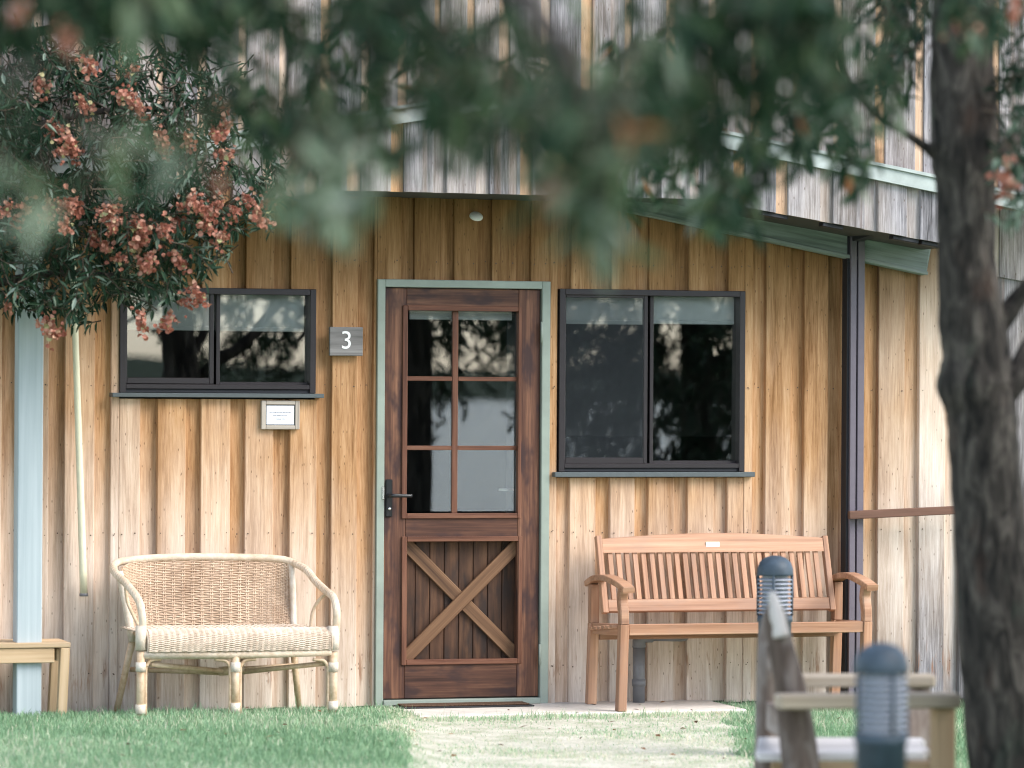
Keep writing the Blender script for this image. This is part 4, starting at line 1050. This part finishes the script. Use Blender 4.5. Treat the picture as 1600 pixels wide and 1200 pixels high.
B(5, 30, 280, 50, 110, 5.8, .2, tpale, nl=(3, 5)); B(4, 235, 240, 70, 40, 5.8, .2, tpale, nl=(3, 5)); B(2, 215, 30, 20, 40, 5.8, .2, tpale, nl=(3, 4))
B(9, 500, 345, 40, 34, 6.4, .3, tpale)
B(34, 690, 110, 130, 90, 7.4, t=tdark); B(16, 640, 215, 150, 50, 7.4); B(19, 800, 205, 140, 55, 7.6); B(10, 610, 40, 60, 40, 7.2)
B(26, 960, 150, 110, 80, 7.0); B(14, 960, 240, 90, 70, 6.6); B(16, 890, 290, 60, 70, 6.2); B(8, 940, 380, 34, 40, 6.0, .2, tpale)
B(42, 1210, 50, 140, 90, 7.8, t=tdark); B(36, 1170, 140, 130, 60, 8.0, t=tdark); B(14, 1080, 230, 70, 40, 8.0)
B(9, 1100, 330, 36, 40, 9.0, .3); B(12, 1210, 260, 40, 60, 10.0, .3); B(8, 1160, 330, 30, 50, 10, .3)
B(26, 1330, 150, 70, 100, 9.6); B(8, 1330, 270, 30, 50, 11, .3); B(10, 1290, 210, 50, 40, 10)
B(10, 1510, 30, 44, 40, 9.6, .3); B(26, 900, 20, 500, 30, 7.4, t=tdark)
for (n_, px, py, rx, ry) in ((10, 560, 110, 110, 90), (12, 720, 150, 120, 80), (10, 860, 130, 110, 90), (12, 1040, 150, 90, 90), (9, 1110, 250, 70, 60), (10, 1000, 300, 60, 60), (8, 1250, 200, 80, 70), (10, 420, 240, 80, 90)):
    B(n_, px, py, rx, ry, 12.2, 1.2, nl=(7, 11))
for L in ([(700, -110, 7.4), (760, -60, 9.5), (800, 40, 11.8), (840, 150, 12.6)], [(1050, -120, 7.6), (1090, -60, 10), (1080, 60, 12), (1060, 190, 12.6)], [(300, -130, 7.2), (420, -60, 9.5), (450, 80, 12), (440, 200, 12.6)]):
    branch('branch', [AT(*a) for a in L], lerp_list([.02, .012, .005], len(L)), tC, 8)
fC.build('foliage', 'twigs', M['leaf_front'], M['twig'], tC)
for (x, y, d, s) in ((105, 60, 7.2, .5), (580, 205, 7.6, .35), (866, 300, 6.0, .6), (30, 20, 7.4, .4), (345, 290, 7.0, .35), (1180, 30, 8, .35)): pod(x, y, d, tC, s)

# --- trees by the lake shore: seen mirrored in the door and window glass
def shore_tree(x, y, h, cr, zlow, n, label, seed):
    r = random.Random(seed); z0 = hz(x, y); o = thing('shore_tree', (x, y, z0), label, 'tree', 'trees mirrored in the glass')
    branch('trunk', [(x, y, z0 - .05), (x + .05, y, z0 + h * .35), (x - .05, y + .05, z0 + h * .7), (x, y, z0 + h)], [.17, .14, .10, .03], o, 14)
    f = Foliage()
    for k in range(5):
        a = r.uniform(0, 6.28); zz = z0 + h * r.uniform(.35, .7); e = Vector((x + math.cos(a) * cr, y + math.sin(a) * cr, zz + r.uniform(-.2, .8)))
        branch('branch', [(x, y, zz), ((x + e.x) / 2, (y + e.y) / 2, zz + .3), e], [.06, .04, .015], o, 8)
    c = 0
    while c < n:
        p = Vector((r.uniform(-1, 1), r.uniform(-1, 1), r.uniform(-1, 1)))
        if p.length > 1 or p.length < .25: continue
        zc = z0 + zlow + (h * 1.15 - zlow) * (p.z * .5 + .5); c += 1
        f.sprig(r, Vector((x + p.x * cr, y + p.y * cr, zc)), (p.x * .6, p.y * .6, -.5 + r.gauss(0, .4)), .3, 12, .11, .028, tint_std, 1, .004)
    f.build('foliage', 'twigs', M['leaf'], M['twig'], o)
shore_tree(2.1, -9.5, 4.6, 1.5, 1.8, 800, 'tree mirrored in the door glass', 41)
shore_tree(4.75, -10.5, 4.2, 1.6, -.3, 2300, 'bushy tree mirrored in the right window', 42)
shore_tree(2.7, -13.2, 4.4, 2.3, 1.2, 1700, 'tree mirrored in the left window', 43)

# ------------------------------------------------------------------ grass
def grass():
    r = nrng; n = 160000
    x = r.uniform(-3.4, 3.3, n); y = -np.abs(r.uniform(0, 1, n)) * 4.3 + .0
    lx = np.interp(-y, [-p[1] for p in pl_], [p[0] for p in pl_]); rx = np.interp(-y, [-p[1] for p in pr_], [p[0] for p in pr_])
    inside = (x > lx + .03) & (x < rx - .03) & (y < -.56)
    onslab = (x > SX0 - .01) & (x < SX1 + .01) & (y > -.585)
    patch = np.sin(x * 5.3 + 1) * np.cos(y * 4.1) + np.sin(x * 2.1 + y * 6.7) * .7 + r.normal(0, .35, n)
    nearslab = (y > -.80) & inside
    edge = np.exp(-np.minimum(x - lx, rx - x) / .24)
    keep = ~onslab & (~inside | ((patch > .35) & (r.random(n) < .55)) | (nearslab & (patch > -.9) & (r.random(n) < .75)) | (r.random(n) < .10) | (r.random(n) < edge))
    x, y, inside = x[keep], y[keep], inside[keep]; n = len(x)
    h = r.uniform(.016, .035, n) * np.where(inside & ~nearslab[keep], .6, 1.0) * (1 + .6 * (r.random(n) < .05))
    clump = np.sin(x * 3.1 + 2 * np.sin(y * 2.3)) * np.cos(y * 3.7 + x) + .6 * np.sin(x * 11 + y * 7)
    h *= 1 + .22 * clump; h *= np.where(r.random(n) < .015, 1.8, 1)
    a = r.uniform(0, 6.283, n); w = r.uniform(.0016, .0030, n); ln = r.uniform(.1, .7, n) * h; la = r.uniform(0, 6.283, n)
    z = np.array([hz(p, q) for p, q in zip(x, y)]) - .004
    cx, cy = np.cos(a) * w, np.sin(a) * w; dx, dy = np.cos(la) * ln, np.sin(la) * ln
    V = np.zeros((n, 5, 3))
    V[:, 0] = np.stack([x - cx, y - cy, z], 1); V[:, 1] = np.stack([x + cx, y + cy, z], 1)
    V[:, 2] = np.stack([x + cx * .7 + dx * .35, y + cy * .7 + dy * .35, z + h * .6], 1); V[:, 3] = np.stack([x - cx * .7 + dx * .35, y - cy * .7 + dy * .35, z + h * .6], 1)
    V[:, 4] = np.stack([x + dx, y + dy, z + h], 1)
    Fc = []
    for i in range(n): b = i * 5; Fc.append((b, b + 1, b + 2, b + 3)); Fc.append((b + 3, b + 2, b + 4))
    t = np.clip(r.normal(.45, .24, n) + .14 * np.sin(x * 2.3 + y * 1.7 + np.sin(y * 4)) + np.where(inside, .33, 0) + np.where(r.random(n) < .04, .45, 0), 0, 1)
    o = from_data('grass', V.reshape(-1, 3).tolist(), Fc, M['grass'], None, False, None, np.repeat(t, 2)); return tag(o, 'short green grass growing on the lawn', 'grass', kind='stuff')
grass()
V, Fc, T = [], [], []; rl = random.Random(9)
for _ in range(90):
    x, y = rl.uniform(-2.6, 2.6), -rl.uniform(.1, 3.2) ** 1.0; L = rl.uniform(.02, .05); a = rl.uniform(0, 6.28); b = len(V)
    zz = (.019 if SX0 < x < SX1 and y > -.58 else hz(x, y) + rl.uniform(.006, .025)); d = Vector((math.cos(a), math.sin(a), rl.uniform(-.2, .3))).normalized(); s = d.cross(Vector((rl.gauss(0, .3), rl.gauss(0, .3), 1))).normalized(); c = Vector((x, y, zz))
    V += [c - d * L / 2, c + s * L * .22 + Vector((0, 0, .003)), c + d * L / 2, c - s * L * .22 + Vector((0, 0, .003))]; Fc.append((b, b + 1, b + 2, b + 3)); T.append(rl.uniform(0, 1))
M['litter'] = leaf_mat('dry_leaf', [(0, (.06, .03, .015)), (.5, (.18, .08, .04)), (1, (.34, .20, .10))], .7, .1)
tag(from_data('fallen_leaves', V, Fc, M['litter'], None, False, None, T), 'scattered dry brown leaves fallen on the grass and path', 'leaf litter', kind='stuff')
